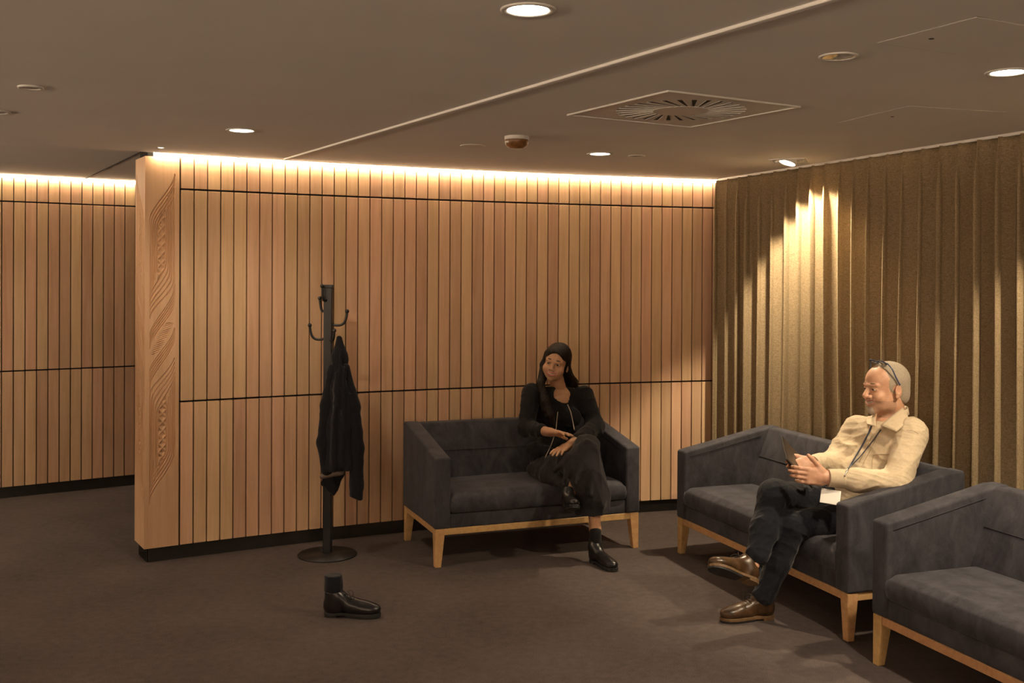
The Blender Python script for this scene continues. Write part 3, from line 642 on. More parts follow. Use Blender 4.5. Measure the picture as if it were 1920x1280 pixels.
# ================================================================ IMPLICIT SURFACE MODELLER (for bodies, clothes, shoes)
def at(px, py, Y):
    """world point seen at photo position (px, py), standing Y metres into the room"""
    d = _r2*((px-960)/FPX) + _u2*((531-py)/FPX) + _f
    return np.array(Vector((0,0,CAM_H)) + d*(Y/d.y))
def nrm(v): v = np.asarray(v, float); return v/np.linalg.norm(v)
def frame(fwd, up):
    """columns: right, forward, up"""
    f = nrm(fwd); u = np.asarray(up, float); u = nrm(u - f*np.dot(u, f)); return np.stack([np.cross(f, u), f, u], 1)
class Sdf:
    def __init__(s): s.ops = []
    def cap(s, a, b, ra, rb=None, k=0.02, sq=None, op=0):
        rb = ra if rb is None else rb; a = np.asarray(a, float); b = np.asarray(b, float); R = max(ra, rb)
        sx = 1.0 if sq is None else max(1.0, 1/sq[1])
        n = None if sq is None else nrm(sq[0]); g = 1.0 if sq is None else 1.0/sq[1]
        def fn(p):
            q = p - a; ab = b - a
            if n is not None:
                q = q + (q@n)[..., None]*(n*(g-1)); ab = ab + n*np.dot(ab, n)*(g-1)
            t = np.clip((q@ab)/max(np.dot(ab, ab), 1e-9), 0, 1)
            d = np.linalg.norm(q - t[..., None]*ab, axis=-1) - (ra + (rb-ra)*t)
            return d*min(1.0, 1.0/g) if n is not None and g > 1 else d
        ext = R*max(1.0, 1.0/g)
        s.ops.append((fn, np.minimum(a, b)-ext, np.maximum(a, b)+ext, k, op)); return s
    def chain(s, pts, rads, k=0.02, sq=None, op=0):
        for i in range(len(pts)-1): s.cap(pts[i], pts[i+1], rads[i], rads[i+1], k, sq, op)
        return s
    def ell(s, c, r, rot=None, k=0.02, op=0):
        c = np.asarray(c, float); r = np.asarray(r, float); Rm = np.eye(3) if rot is None else np.asarray(rot)
        def fn(p):
            q = (p-c)@Rm; k0 = np.linalg.norm(q/r, axis=-1); k1 = np.linalg.norm(q/(r*r), axis=-1)+1e-9
            return k0*(k0-1.0)/k1
        e = np.abs(Rm)@r
        s.ops.append((fn, c-e, c+e, k, op)); return s
    def box(s, c, h, rot=None, rr=0.005, k=0.01, op=0):
        c = np.asarray(c, float); h = np.asarray(h, float); Rm = np.eye(3) if rot is None else np.asarray(rot)
        def fn(p):
            q = np.abs((p-c)@Rm)-(h-rr); return np.linalg.norm(np.maximum(q, 0), axis=-1)+np.minimum(q.max(-1), 0)-rr
        e = np.abs(Rm)@h
        s.ops.append((fn, c-e, c+e, k, op)); return s
    def half(s, p0, n, k=0.004):
        """cut away everything on the side the normal n points to"""
        p0 = np.asarray(p0, float); n = nrm(n)
        s.ops.append((lambda p: -((p-p0)@n), None, None, k, 1)); return s
    def grid(s, res):
        lo = np.min([o[1] for o in s.ops if o[4] == 0], 0)-4*res-0.012; hi = np.max([o[2] for o in s.ops if o[4] == 0], 0)+4*res+0.012
        n = np.ceil((hi-lo)/res).astype(int)+1
        ax = [lo[i]+res*np.arange(n[i]) for i in range(3)]
        D = np.full(n, 0.05, np.float32)
        for fn, a, b, k, op in s.ops:
            if a is None: i0 = np.zeros(3, int); i1 = n
            else:
                mg = k+3*res
                i0 = np.clip(np.floor((a-mg-lo)/res).astype(int), 0, n); i1 = np.clip(np.ceil((b+mg-lo)/res).astype(int)+1, 0, n)
            if np.any(i1 <= i0): continue
            P = np.stack(np.meshgrid(*[ax[i][i0[i]:i1[i]] for i in range(3)], indexing='ij'), -1)
            d = fn(P); sl = tuple(slice(i0[i], i1[i]) for i in range(3)); cur = D[sl]
            if op == 0:
                h = np.maximum(k-np.abs(cur-d), 0)/k; D[sl] = np.minimum(cur, d)-h*h*k*0.25
            else:
                d = -d; h = np.maximum(k-np.abs(cur-d), 0)/k; D[sl] = np.maximum(cur, d)+h*h*k*0.25
        return D, lo
    def mesh(s, res):
        D, lo = s.grid(res); inside = D < 0; nx, ny, nz = D.shape
        cs = [(i,j,k) for i in (0,1) for j in (0,1) for k in (0,1)]
        cnt = sum(inside[i:nx-1+i, j:ny-1+j, k:nz-1+k].astype(np.int8) for i,j,k in cs)
        cell = (cnt > 0) & (cnt < 8); ids = np.full(cell.shape, -1, np.int64); C = np.argwhere(cell); ids[cell] = np.arange(len(C))
        acc = np.zeros((len(C), 3)); num = np.zeros(len(C))
        vals = {c: D[C[:,0]+c[0], C[:,1]+c[1], C[:,2]+c[2]].astype(float) for c in cs}
        for c in cs:
            for axn in range(3):
                if c[axn] == 1: continue
                e = list(c); e[axn] = 1; va, vb = vals[c], vals[tuple(e)]; m = (va < 0) != (vb < 0)
                t = np.where(m, va/np.where(m, va-vb, 1), 0); p = np.tile(np.array(c, float), (len(C), 1)); p[:, axn] += t
                acc += np.where(m[:, None], p, 0); num += m
        V = lo + res*(C + acc/num[:, None])
        F = []
        for axn in range(3):
            o1, o2 = [(1,2),(2,0),(0,1)][axn]
            sA = [slice(1,-1)]*3; sA[axn] = slice(0, -1); sB = list(sA); sB[axn] = slice(1, None)
            A = inside[tuple(sA)]; B = inside[tuple(sB)]; E = np.argwhere(A != B); base = E.copy()
            for q in range(3):
                if q != axn: base[:, q] += 1
            def cid(d1, d2):
                g = base.copy(); g[:, o1] -= d1; g[:, o2] -= d2; return ids[g[:,0], g[:,1], g[:,2]]
            q = np.stack([cid(1,1), cid(0,1), cid(0,0), cid(1,0)], 1)
            fl = A[E[:,0], E[:,1], E[:,2]]
            q = np.where(fl[:, None], q, q[:, ::-1]); F.append(q[(q >= 0).all(1)])
        return V, np.concatenate(F)
def smooth_mesh(V, F, it=1, lam=0.5):
    n = len(V); e = np.concatenate([F[:, [0,1]], F[:, [1,2]], F[:, [2,3]], F[:, [3,0]]])
    for _ in range(it):
        acc = np.zeros_like(V); cnt = np.zeros(n)
        np.add.at(acc, e[:,0], V[e[:,1]]); np.add.at(acc, e[:,1], V[e[:,0]]); np.add.at(cnt, e[:,0], 1); np.add.at(cnt, e[:,1], 1)
        V = V + lam*(acc/np.maximum(cnt, 1)[:, None]-V)
    return V
def vnormals(V, F):
    n = np.cross(V[F[:,2]]-V[F[:,0]], V[F[:,3]]-V[F[:,1]]); N = np.zeros_like(V)
    for k in range(4): np.add.at(N, F[:,k], n)
    return N/np.maximum(np.linalg.norm(N, axis=1), 1e-12)[:, None]
def wrinkle(V, F, amp, freq, seed=0, aniso=(1,1,1), mask=None):
    """cloth folds: a few warped waves pushed along the normals"""
    r = np.random.RandomState(seed); N = vnormals(V, F); P = V*np.asarray(aniso); h = np.zeros(len(V))
    warp = np.stack([np.sin(P@(r.randn(3)*freq*0.35)+r.rand()*6) for _ in range(3)], 1)*0.05
    for i in range(5):
        k = r.randn(3); k = k/np.linalg.norm(k)*freq*(0.7+0.9*r.rand()); s_ = np.sin((P+warp)@k + r.rand()*6.28)
        h += (1-np.abs(s_))**2-0.33
    h = amp*h/2.2
    if mask is not None: h = h*mask
    return V + N*h[:, None]
def sdf_obj(name, sd, res, mat, parent, base, sm=1, post=None):
    V, F = sd.mesh(res)
    if sm: V = smooth_mesh(V, F, sm)
    if post: V = post(V, F)
    me = np_mesh(name, V-np.asarray(base), F); return link(name, me, mat, parent=parent)
def np_mesh(name, V, F):
    me = bpy.data.meshes.new(name); n = len(V); m = len(F); k = F.shape[1]
    me.vertices.add(n); me.vertices.foreach_set('co', np.ascontiguousarray(V, np.float32).ravel())
    me.loops.add(m*k); me.loops.foreach_set('vertex_index', np.ascontiguousarray(F, np.int32).ravel())
    me.polygons.add(m); me.polygons.foreach_set('loop_start', np.arange(0, m*k, k, dtype=np.int32)); me.polygons.foreach_set('loop_total', np.full(m, k, np.int32))
    me.update(calc_edges=True); me.polygons.foreach_set('use_smooth', np.ones(m, bool)); me.validate(); return me
def join_np(parts):
    Vs, Fs, off = [], [], 0
    for V, F in parts: Vs.append(V); Fs.append(F+off); off += len(V)
    return np.concatenate(Vs), np.concatenate(Fs)

# ================================================================ COAT STAND AND COAT
BASE = np.array([-1.108, 6.281, 0.0])
cs = empty('coat_stand', BASE); tag(cs, 'black metal coat stand with round base and curved hooks by the slatted wall', 'coat stand')
bm = bmesh.new(); bm_lathe(bm, [(0,0.0),(0.176,0.0),(0.178,0.004),(0.176,0.009),(0.05,0.014),(0.036,0.018),(0.0,0.018)], 64); link('base_plate', bm_mesh(bm, 'base_plate', True), M['blackmetal'], parent=cs)
bm = bmesh.new(); bm_box(bm, -0.026, 0.026, -0.026, 0.026, 0.012, 1.622, bevel=0.006, seg=2); link('pole', bm_mesh(bm, 'pole'), M['blackmetal'], parent=cs)
bm = bmesh.new(); bm_box(bm, -0.031, 0.031, -0.031, 0.031, 1.612, 1.634, bevel=0.004, seg=2); link('pole_cap', bm_mesh(bm, 'pole_cap'), M['blackmetal'], parent=cs)
def hook(z, ang, r0=0.024, reach=0.088, rise=0.082):
    d = Vector((math.cos(ang), math.sin(ang), 0)); p = Vector((0,0,z))+d*r0
    pts = bez(p, p+d*reach*0.75+Vector((0,0,-0.012)), p+d*reach+Vector((0,0,0.0)), p+d*(reach+0.006)+Vector((0,0,rise)), 14)
    o = link('hook', tube_mesh('hook', pts, 0.0075, 10), M['blackmetal'], parent=cs)
    bm = bmesh.new(); bmesh.ops.create_uvsphere(bm, u_segments=16, v_segments=10, radius=0.0125)
    link('ball_tip', bm_mesh(bm, 'ball_tip', True), M['blackmetal'], parent=o, loc=pts[-1])
hook(1.392, 0.0, reach=0.083); hook(1.306, math.pi, reach=0.082)
hook(1.478, math.pi*1.08, reach=0.022, rise=0.075); hook(1.54, -math.pi*0.62, reach=0.040, rise=0.085); hook(1.30, -math.pi*0.30, reach=0.05, rise=0.06)
M['coat'] = fabric('black_wool', (0.005,0.005,0.007), (0.013,0.012,0.016), scale=90, fine=700, rough=0.92, sheen=0.15, bump=0.3)
M['lining'] = plain('taupe_lining', (0.16,0.12,0.09), 0.55, noise=0.15)
Yc = 6.225; FY = (np.array([0,1.0,0]), 0.62)
sd = Sdf()
sd.chain([at(636,634,Yc), at(637,668,Yc-.01), at(640,730,Yc-.015), at(640,800,Yc-.015), at(637,874,Yc-.015)], [0.020, 0.040, 0.074, 0.098, 0.108], 0.03, FY)
sd.chain([at(648,690,Yc-.03), at(662,760,Yc-.045), at(669,840,Yc-.05), at(668,912,Yc-.05)], [0.030, 0.042, 0.046, 0.042], 0.018, (np.array([0,1.0,0]), 0.75))
sd.chain([at(622,690,Yc-.02), at(612,760,Yc-.03), at(606,830,Yc-.03), at(614,880,Yc-.03)], [0.026, 0.036, 0.040, 0.036], 0.018, (np.array([0,1.0,0]), 0.8))
sd.half(at(600,889,Yc), at(604,990,Yc)-at(600,889,Yc), 0.006) if False else None
for px, y0, y1, r in ((628,700,880,0.014),(645,690,870,0.016),(655,740,880,0.012),(636,660,760,0.010)):
    sd.cap(at(px+2,y0,Yc-.075), at(px-2,y1,Yc-.082), r*0.6, r, 0.03)
# the coat's hem is cut off level; the sleeve and the front tail go on below it
cut = Sdf(); cut.ops = list(sd.ops[:4]) + list(sd.ops[7:])
coat = empty('coat', at(636,890,Yc)); tag(coat, 'black wool coat hanging from a hook of the coat stand', 'coat'); cb = np.array(coat.location)
body = Sdf(); body.ops = sd.ops[:4] + sd.ops[10:]
hem_a, hem_b = at(594,884,Yc), at(654,878,Yc); hd = hem_b-hem_a; body.half((hem_a+hem_b)/2, np.cross(hd, [0,1,0]) if np.cross(hd,[0,1,0])[2] < 0 else -np.cross(hd,[0,1,0]), 0.008)
wr = lambda V, F: wrinkle(V, F, 0.006, 30, 5, (1.0,1.0,0.35))
sdf_obj('coat_body', body, 0.005, M['coat'], coat, cb, 2, wr)
sl = Sdf(); sl.ops = sd.ops[4:7]; n_ = at(681,934,Yc)-at(652,925,Yc); n_ = np.cross(n_, [0,1,0]); n_ = n_ if n_[2] < 0 else -n_
sl.half(at(667,930,Yc), n_, 0.006); sl.cap(at(668,905,Yc-.05), at(667,945,Yc-.05), 0.042, 0.042, 0.01); sl.ops = [sl.ops[0], sl.ops[1], sl.ops[2], sl.ops[4], sl.ops[3]]
sdf_obj('sleeve', sl, 0.005, M['coat'], coat, cb, 2, wr)
s2_ = Sdf(); s2_.ops = sd.ops[7:10]; sdf_obj('sleeve', s2_, 0.005, M['coat'], coat, cb, 2, wr)
tl_ = Sdf(); tl_.chain([at(628,868,Yc-.01), at(622,905,Yc-.012), at(626,928,Yc-.012)], [0.050, 0.042, 0.008], 0.02, (np.array([0,1.0,0]), 0.4)); tl_.cap(at(606,906,Yc-.012), at(636,886,Yc-.01), 0.012, 0.03, 0.02, (np.array([0,1.0,0]), 0.5))
sdf_obj('front_tail', tl_, 0.004, M['coat'], coat, cb, 2, wr)
ln_ = Sdf(); ln_.cap(at(604,893,Yc-.03), at(640,885,Yc-.03), 0.016, 0.020, 0.02, (np.array([0,1.0,0]), 0.7)); sdf_obj('lining', ln_, 0.004, M['lining'], coat, cb, 2)
# ================================================================ PEOPLE
def skin(name, col, rough=0.5):
    t = NT(name); t.set(Roughness=rough); t.b.inputs['Subsurface Weight'].default_value = 0.08; t.b.inputs['Subsurface Radius'].default_value = (0.012,0.005,0.003)
    tc = t.n('ShaderNodeTexCoord'); nz = t.n('ShaderNodeTexNoise', i_Scale=45.0, i_Detail=4.0); t.l(tc.outputs['Object'], nz.inputs['Vector'])
    a = (col[0]*0.92, col[1]*0.86, col[2]*0.84); b = (min(1,col[0]*1.06), col[1]*1.06, col[2]*1.06)
    t.l(t.ramp(nz.outputs['Fac'], [(0.32,a),(0.68,b)]), t.b.inputs['Base Color']); t.bump(nz.outputs['Fac'], 0.05, 0.002); return t.m
M['skin_m'] = skin('skin_fair', (0.60,0.345,0.225)); M['skin_w'] = skin('skin_tan', (0.50,0.285,0.165))
M['lip_m'] = plain('lips_rose', (0.42,0.18,0.13), 0.45, noise=0.1); M['lip_w'] = plain('lips_soft', (0.40,0.15,0.11), 0.4, noise=0.1)
M['beard'] = fabric('grey_stubble', (0.34,0.26,0.20), (0.55,0.47,0.39), scale=260, fine=1300, rough=0.9, bump=0.6)
M['stubble'] = fabric('stubble_skin', (0.36,0.20,0.13), (0.54,0.33,0.225), scale=160, fine=1500, rough=0.7, bump=0.4)
M['hair_m'] = fabric('short_grey_hair', (0.32,0.26,0.19), (0.62,0.53,0.42), scale=240, fine=1500, rough=0.8, bump=0.9)
M['hair_w'] = fabric('dark_brown_hair', (0.006,0.004,0.003), (0.020,0.013,0.009), scale=130, fine=900, rough=0.38, bump=0.8, stretch=(1,1,0.12))
M['brow'] = plain('brow_hair', (0.06,0.035,0.02), 0.8); M['brow_m'] = plain('brow_hair_grey', (0.26,0.17,0.11), 0.8)
M['eyewhite'] = plain('eye_white', (0.62,0.58,0.53), 0.25); M['iris'] = plain('iris_dark', (0.03,0.018,0.01), 0.2); M['teeth'] = plain('teeth', (0.50,0.43,0.35), 0.35)
M['shirt'] = fabric('beige_twill', (0.52,0.42,0.285), (0.66,0.545,0.385), scale=70, fine=900, rough=0.85, sheen=0.1, bump=0.25)
M['navy'] = fabric('navy_twill', (0.005,0.0055,0.009), (0.013,0.0145,0.021), scale=70, fine=900, rough=0.85, sheen=0.12, bump=0.25)
M['jacket'] = fabric('black_suiting', (0.006,0.006,0.007), (0.015,0.014,0.015), scale=80, fine=900, rough=0.88, sheen=0.08, bump=0.25)
M['top'] = fabric('dark_plum_knit', (0.012,0.010,0.014), (0.026,0.022,0.028), scale=60, fine=800, rough=0.8)
M['skirt'] = fabric('black_crepe', (0.010,0.009,0.010), (0.024,0.021,0.024), scale=50, fine=900, rough=0.75, sheen=0.1)
M['brownleather'] = plain('brown_leather', (0.062,0.032,0.013), 0.30, noise=0.6, scale=24, bump=0.12)
M['blackleather'] = plain('black_leather', (0.010,0.009,0.010), 0.28, noise=0.3, scale=30, bump=0.08)
M['sole_tan'] = plain('tan_sole_edge', (0.15,0.085,0.036), 0.6, noise=0.2, scale=60); M['sole_black'] = plain('black_rubber_sole', (0.010,0.010,0.011), 0.6)
M['laces'] = plain('dark_laces', (0.025,0.017,0.012), 0.8); M['lanyard'] = plain('slate_lanyard', (0.045,0.05,0.075), 0.7, noise=0.1)
M['badge'] = plain('white_badge_card', (0.85,0.82,0.76), 0.35); M['silver'] = plain('silver_chain', (0.55,0.48,0.38), 0.3, metal=0.9)

def hand_parts(sd, wrist, X, N, T, curls, s=1.0, spread=0.06, thumb=(0.55,0.75,0.35), thumb_curl=0.5, k=0.006):
    """wrist point; X along the hand, N the way the palm faces, T towards the thumb; curls = bend of the 4 fingers (radians per joint)"""
    X = nrm(X); N = np.asarray(N, float); N = nrm(N-X*np.dot(N, X)); T0 = np.asarray(T, float); T = np.cross(N, X); T = T if np.dot(T, T0) > 0 else -T; R = np.stack([X, T, N], 1)
    sd.box(wrist+X*0.048*s+N*0.002, (0.046*s, 0.039*s, 0.0145*s), R, 0.013*s, 0.010)
    sd.cap(wrist-X*0.02*s, wrist+X*0.03*s, 0.026*s, 0.028*s, 0.015, (N, 0.72))
    L = (0.072, 0.080, 0.074, 0.058); bx = (0.090, 0.094, 0.090, 0.082); ty = (0.029, 0.0095, -0.0105, -0.0295); r0 = (0.0092, 0.0094, 0.0090, 0.0080)
    for i in range(4):
        p = wrist + X*bx[i]*s + T*ty[i]*s; d = nrm(X + T*spread*(1.5-i)); ang = 0.0
        for j, fr in enumerate((0.44, 0.31, 0.25)):
            ang += curls[i]*(0.85 if j == 0 else 1.05); dd = d*math.cos(ang)+N*math.sin(ang); q = p+dd*L[i]*fr*s
            sd.cap(p, q, r0[i]*s*(1-0.08*j), r0[i]*s*(0.92-0.08*j), k if j else 0.009); p = q
    p = wrist + X*0.022*s + T*0.030*s; d = nrm(X*thumb[0]+T*thumb[1]+N*thumb[2])
    sd.cap(p, p+d*0.035*s, 0.0150*s, 0.0120*s, 0.012); p = p+d*0.035*s
    d = nrm(d*(1-0.35*thumb_curl)+X*0.55*thumb_curl+N*0.15*thumb_curl); sd.cap(p, p+d*0.030*s, 0.0112*s, 0.0102*s, 0.006); p = p+d*0.030*s
    d = nrm(d+X*0.25*thumb_curl); sd.cap(p, p+d*0.024*s, 0.0102*s, 0.0082*s, 0.006)
    return sd
def head_sdf(c, R, s, male):
    """c = head centre at eye level; R columns right, forward, up; s = scale for a 0.235 m head"""
    sd = Sdf()
    def P(x, y, z): return c + R@np.array([x, y, z])*s
    def E(x, y, z, rx, ry, rz, k=0.02, op=0): sd.ell(P(x,y,z), np.array([rx,ry,rz])*s, R, k*s, op)
    E(0,-0.018,0.034, 0.0745,0.097,0.083)
    E(0,0.032,0.038, 0.060,0.056,0.056, 0.03)
    E(0,0.034,-0.032, 0.0585,0.054,0.066, 0.025)
    if male:
        E(0,0.030,-0.076, 0.053,0.055,0.040, 0.02); E(0,0.074,-0.101, 0.022,0.018,0.019, 0.02)
        E(0.040,-0.005,-0.062, 0.018,0.03,0.03, 0.03); E(-0.040,-0.005,-0.062, 0.018,0.03,0.03, 0.03)
    else:
        E(0,0.034,-0.072, 0.050,0.050,0.035, 0.022); E(0,0.070,-0.096, 0.018,0.016,0.016, 0.022); E(0.043,0.045,-0.042, 0.024,0.028,0.030, 0.02); E(-0.043,0.045,-0.042, 0.024,0.028,0.030, 0.02)
    for sx in (-1, 1):
        E(sx*0.037,0.062,-0.036, 0.024,0.023,0.022, 0.018)                 # smiling cheeks
        E(sx*0.031,0.100,0.001, 0.0165,0.018,0.0115, 0.010, 1)             # eye sockets
        E(sx*0.031,0.0765,0.000, 0.0150,0.0120,0.0115, 0.006)              # lids and eyeball
        E(sx*0.0785,-0.014,-0.010, 0.0078,0.0175,0.029, 0.006)              # ears
        E(sx*0.0860,-0.010,-0.004, 0.0062,0.0100,0.0165, 0.003, 1)
        E(sx*0.0785,-0.006,-0.036, 0.006,0.008,0.009, 0.005)
        sd.cap(P(sx*0.008,0.088,0.017), P(sx*0.046,0.076,0.019), 0.0085*s, 0.007*s, 0.012*s)   # brow ridge
    sd.cap(P(0,0.084,0.010), P(0,0.109 if male else 0.103,-0.030), 0.0080*s, 0.0125*s if male else 0.0112*s, 0.012*s)
    for sx in (-1, 1):
        E(sx*0.0135,0.094,-0.035, 0.0095,0.011,0.0085, 0.007)
        E(sx*0.0075,0.103,-0.0435, 0.0038,0.0052,0.0030, 0.003, 1)
    # upper jaw, lips, open smile
    E(0,0.074,-0.060, 0.030,0.022,0.020, 0.015)
    def lip(zc, zk, r, y0):
        pts = [P(x, y0-abs(x)**2*11.0, zc+zk*abs(x)**1.6) for x in np.linspace(-0.029,0.029,9)]
        for a, b in zip(pts[:-1], pts[1:]): sd.cap(a, b, r*s, r*s, 0.005*s)
    lip(-0.0560, 2.2, 0.0046, 0.0925); lip(-0.0735, 3.6, 0.0052, 0.0905)
    for x0, x1 in zip(np.linspace(-0.025,0.02,7), np.linspace(-0.0175,0.0275,7)):
        a = P(x0, 0.098-abs(x0)**2*11, -0.0640+2.9*abs(x0)**1.6); b = P(x1, 0.098-abs(x1)**2*11, -0.0640+2.9*abs(x1)**1.6); sd.cap(a, b, 0.0056*s, 0.0056*s, 0.003*s, None, 1)
    return sd, P
def face_bits(root, base, P, R, s, lipmat, browmat, gaze=(0,1,0), squint=0.5):
    # eyes: white ball slivers, iris, brows, teeth
    for sx in (-1, 1):
        e = Sdf(); e.ell(P(sx*0.031,0.0795,-0.0006), np.array([0.0135,0.0105,0.0046*(1-0.45*squint)+0.0010])*s, R, 0.002); sdf_obj('eye', e, 0.0011, M['eyewhite'], root, base, 0)
        i_ = Sdf(); i_.ell(P(sx*0.031+gaze[0]*0.004,0.0862,-0.0006), np.array([0.0075,0.0050,0.0050*(1-0.45*squint)+0.0012])*s, R, 0.002); sdf_obj('iris', i_, 0.0008, M['iris'], root, base, 0)
        l_ = Sdf(); pts = [P(sx*(0.018+0.026*t), 0.0895-0.010*t*t, 0.0022+0.0030*math.sin(math.pi*t)-0.002*t) for t in np.linspace(0,1,6)]
        l_.chain(pts, [0.0021*s]*6, 0.002); sdf_obj('eyelid_line', l_, 0.0009, browmat, root, base, 0)
        b_ = Sdf(); pts = [P(sx*(0.013+0.037*t), 0.0905-0.017*t*t, 0.0205+0.0065*math.sin(math.pi*(0.15+0.75*t))) for t in np.linspace(0,1,7)]
        b_.chain(pts, [0.0028*s,0.0031*s,0.0031*s,0.0029*s,0.0026*s,0.0021*s,0.0013*s], 0.003, (R[:,1], 0.6)); sdf_obj('eyebrow', b_, 0.0012, browmat, root, base, 0)
    t_ = Sdf(); pts = [P(x, 0.0900-abs(x)**2*11, -0.0620+2.6*abs(x)**1.6) for x in np.linspace(-0.022,0.022,7)]; t_.chain(pts, [0.0046*s]*7, 0.003); sdf_obj('teeth', t_, 0.0011, M['teeth'], root, base, 0)
def person_body(name, root, base, parts, mats, assign):
    V, F = join_np(parts); me = np_mesh(name, V-np.asarray(base), F)
    for m in mats: me.materials.append(m)
    cen = V[F].mean(1); idx = assign(cen).astype(np.int32); me.polygons.foreach_set('material_index', idx)
    o = bpy.data.objects.new(name, me); COL.objects.link(o); o.parent = root; return o
def cut_sole(pts, z0, z1, mat, parent, name, Rm, org, bev=0.002):
    bm = bmesh.new(); bm_prism(bm, pts, 'z', z0, z1, bev, 1); me = bm_mesh(bm, name)
    o = link(name, me, mat, parent=parent); return o
OUT = [(0.000,0.0),(0.008,0.022),(0.030,0.033),(0.070,0.034),(0.110,0.032),(0.150,0.038),(0.190,0.046),(0.225,0.047),(0.258,0.040),(0.280,0.024),(0.288,0.004),(0.284,-0.018),(0.264,-0.036),(0.232,-0.043),(0.190,-0.042),(0.150,-0.034),(0.110,-0.029),(0.070,-0.032),(0.030,-0.032),(0.008,-0.022)]
def shoe(name, parent, base, org, fwd, up, L, kind, upper, solemat, label=None):
    """org: heel contact point; local x toe-ward, z up"""
    Rm = frame(fwd, up); Rl = np.stack([Rm[:,1], -Rm[:,0], Rm[:,2]], 1); s = L/0.288
    mw = Matrix(Rl.tolist()).to_4x4(); mw.translation = Vector(np.asarray(org)-np.asarray(base))
    sd = Sdf()
    sd.ell((0.222,0,0.040), (0.066,0.0445,0.034), None, 0.02).ell((0.165,0,0.048), (0.075,0.0415,0.040), None, 0.02).ell((0.052,0,0.052), (0.053,0.0355,0.052), None, 0.02)
    if kind == 'boot':
        sd.chain([(0.050,0,0.06),(0.046,0,0.11),(0.044,0,0.150)], [0.040,0.039,0.041], 0.03); sd.cap((0.13,0,0.062), (0.06,0,0.10), 0.032, 0.036, 0.03); top = 0.162
    else:
        sd.chain([(0.048,0,0.06),(0.044,0,0.118)], [0.037,0.041], 0.03); sd.cap((0.14,0,0.062), (0.075,0,0.098), 0.030, 0.033, 0.03); top = 0.126
    sd.half((0,0,0.018), (0,0,-1), 0.003); sd.half((0,0,top), (-0.25,0,1), 0.004)
    V, F = sd.mesh(0.0032); V = smooth_mesh(V, F, 2); me = np_mesh('upper', V*s, F)
    o = bpy.data.objects.new(name, me); COL.objects.link(o); me.materials.append(upper); o.parent = parent; o.matrix_local = mw
    if label: o['label'] = label
    pts = [(x*s, y*s*1.03) for x, y in OUT]
    bm = bmesh.new(); bm_prism(bm, pts, 'z', (0.010 if kind == 'lace' else 0.012)*s, 0.024*s, 0.002, 2); link('sole', bm_mesh(bm, 'sole'), solemat, parent=o)
    bm = bmesh.new(); bm_prism(bm, [(x*s, y*s) for x, y in OUT if x <= 0.072], 'z', -0.0005, 0.0125*s, 0.0015, 1); link('heel', bm_mesh(bm, 'heel'), solemat, parent=o)
    bm = bmesh.new(); bm_prism(bm, [(x*s, y*s*0.98) for x, y in OUT if x >= 0.109], 'z', 0.0, 0.0115*s, 0.002, 1); link('tread', bm_mesh(bm, 'tread'), M['sole_black'], parent=o)
    if kind == 'lace':
        for i, xx in enumerate((0.158, 0.142, 0.126, 0.112)):
            z = 0.094 + 0.0080*i; p = [(xx*s+0.006*sg*t, 0.019*sg2*s, (z-0.004)*s) for sg, sg2, t in ((1,-1,0),)]
            a = Vector((xx*s, -0.022*s, (z-0.007)*s)); b = Vector(((xx-0.006)*s, 0.022*s, (z-0.004)*s)); mid = (a+b)/2 + Vector((0.002,0,0.010*s))
            link('lace', tube_mesh('lace', bez(a, a+(mid-a)*0.7+Vector((0,0,0.004)), mid+(b-mid)*0.3+Vector((0,0,0.004)), b, 8), 0.0019*s, 6), M['laces'], parent=o)
        for sg in (-1, 1):
            a = Vector((0.116*s, 0, 0.121*s)); link('lace', tube_mesh('lace', bez(a, a+Vector((0.012,0.016*sg,0.014))*s, a+Vector((0.034,0.036*sg,-0.004))*s, a+Vector((0.022,0.038*sg,-0.030))*s, 10), 0.0017*s, 6), M['laces'], parent=o)
        sdc = [Vector((0.232*s, y*s, (0.0735-18*y*y)*s)) for y in np.linspace(-0.036,0.036,9)]
        link('toe_seam', tube_mesh('toe_seam', sdc, 0.0014*s, 6), upper, parent=o)
    return o

# ---------------------------------------------------------------- the woman
U1 = np.array([math.cos(A1), math.sin(A1), 0]); B1 = np.array([-math.sin(A1), math.cos(A1), 0])
def w1(u, v, z): return np.array(S1) + U1*u + B1*v + np.array([0,0,z])
wo = empty('person', w1(0.92,0.10,0)); wb_ = np.array(wo.location); tag(wo, 'seated woman in black jacket and long skirt smiling, legs crossed', 'person')
hc = at(1043, 680, 6.66); Rw = frame((-0.27,-0.96,-0.02), (0.22,-0.04,0.97)); hs = 0.236/0.235
nb = at(1049, 738, 6.72)
sR, sL = at(996, 737, 6.63), at(1096, 740, 6.76)
eR, eL = at(987, 803, 6.52), at(1117, 800, 6.62)
wR, wL = at(1032, 810, 6.33), at(1066, 836, 6.30)
pel = w1(0.915, 0.34, 0.49); hipR = w1(0.835, 0.32, 0.485); hipL = w1(0.995, 0.32, 0.485)
kL = at(1100, 838, 6.23); kR = at(1078, 872, 6.20)
aL = at(1070, 926, 6.14); aR = at(1116, 992, 6.14)
sd, PW = head_sdf(hc, Rw, hs, False)
sd.chain([hc+Rw@np.array([0,-0.022,-0.06])*hs, nb+np.array([0,0,0.005])], [0.046, 0.050], 0.025)
sd.ell(nb+np.array([0.002,-0.03,-0.045]), (0.105,0.060,0.055), frame(-B1,(0,0,1)), 0.03)
hV, hF = sd.mesh(0.0026); hV = smooth_mesh(hV, hF, 1, 0.4)
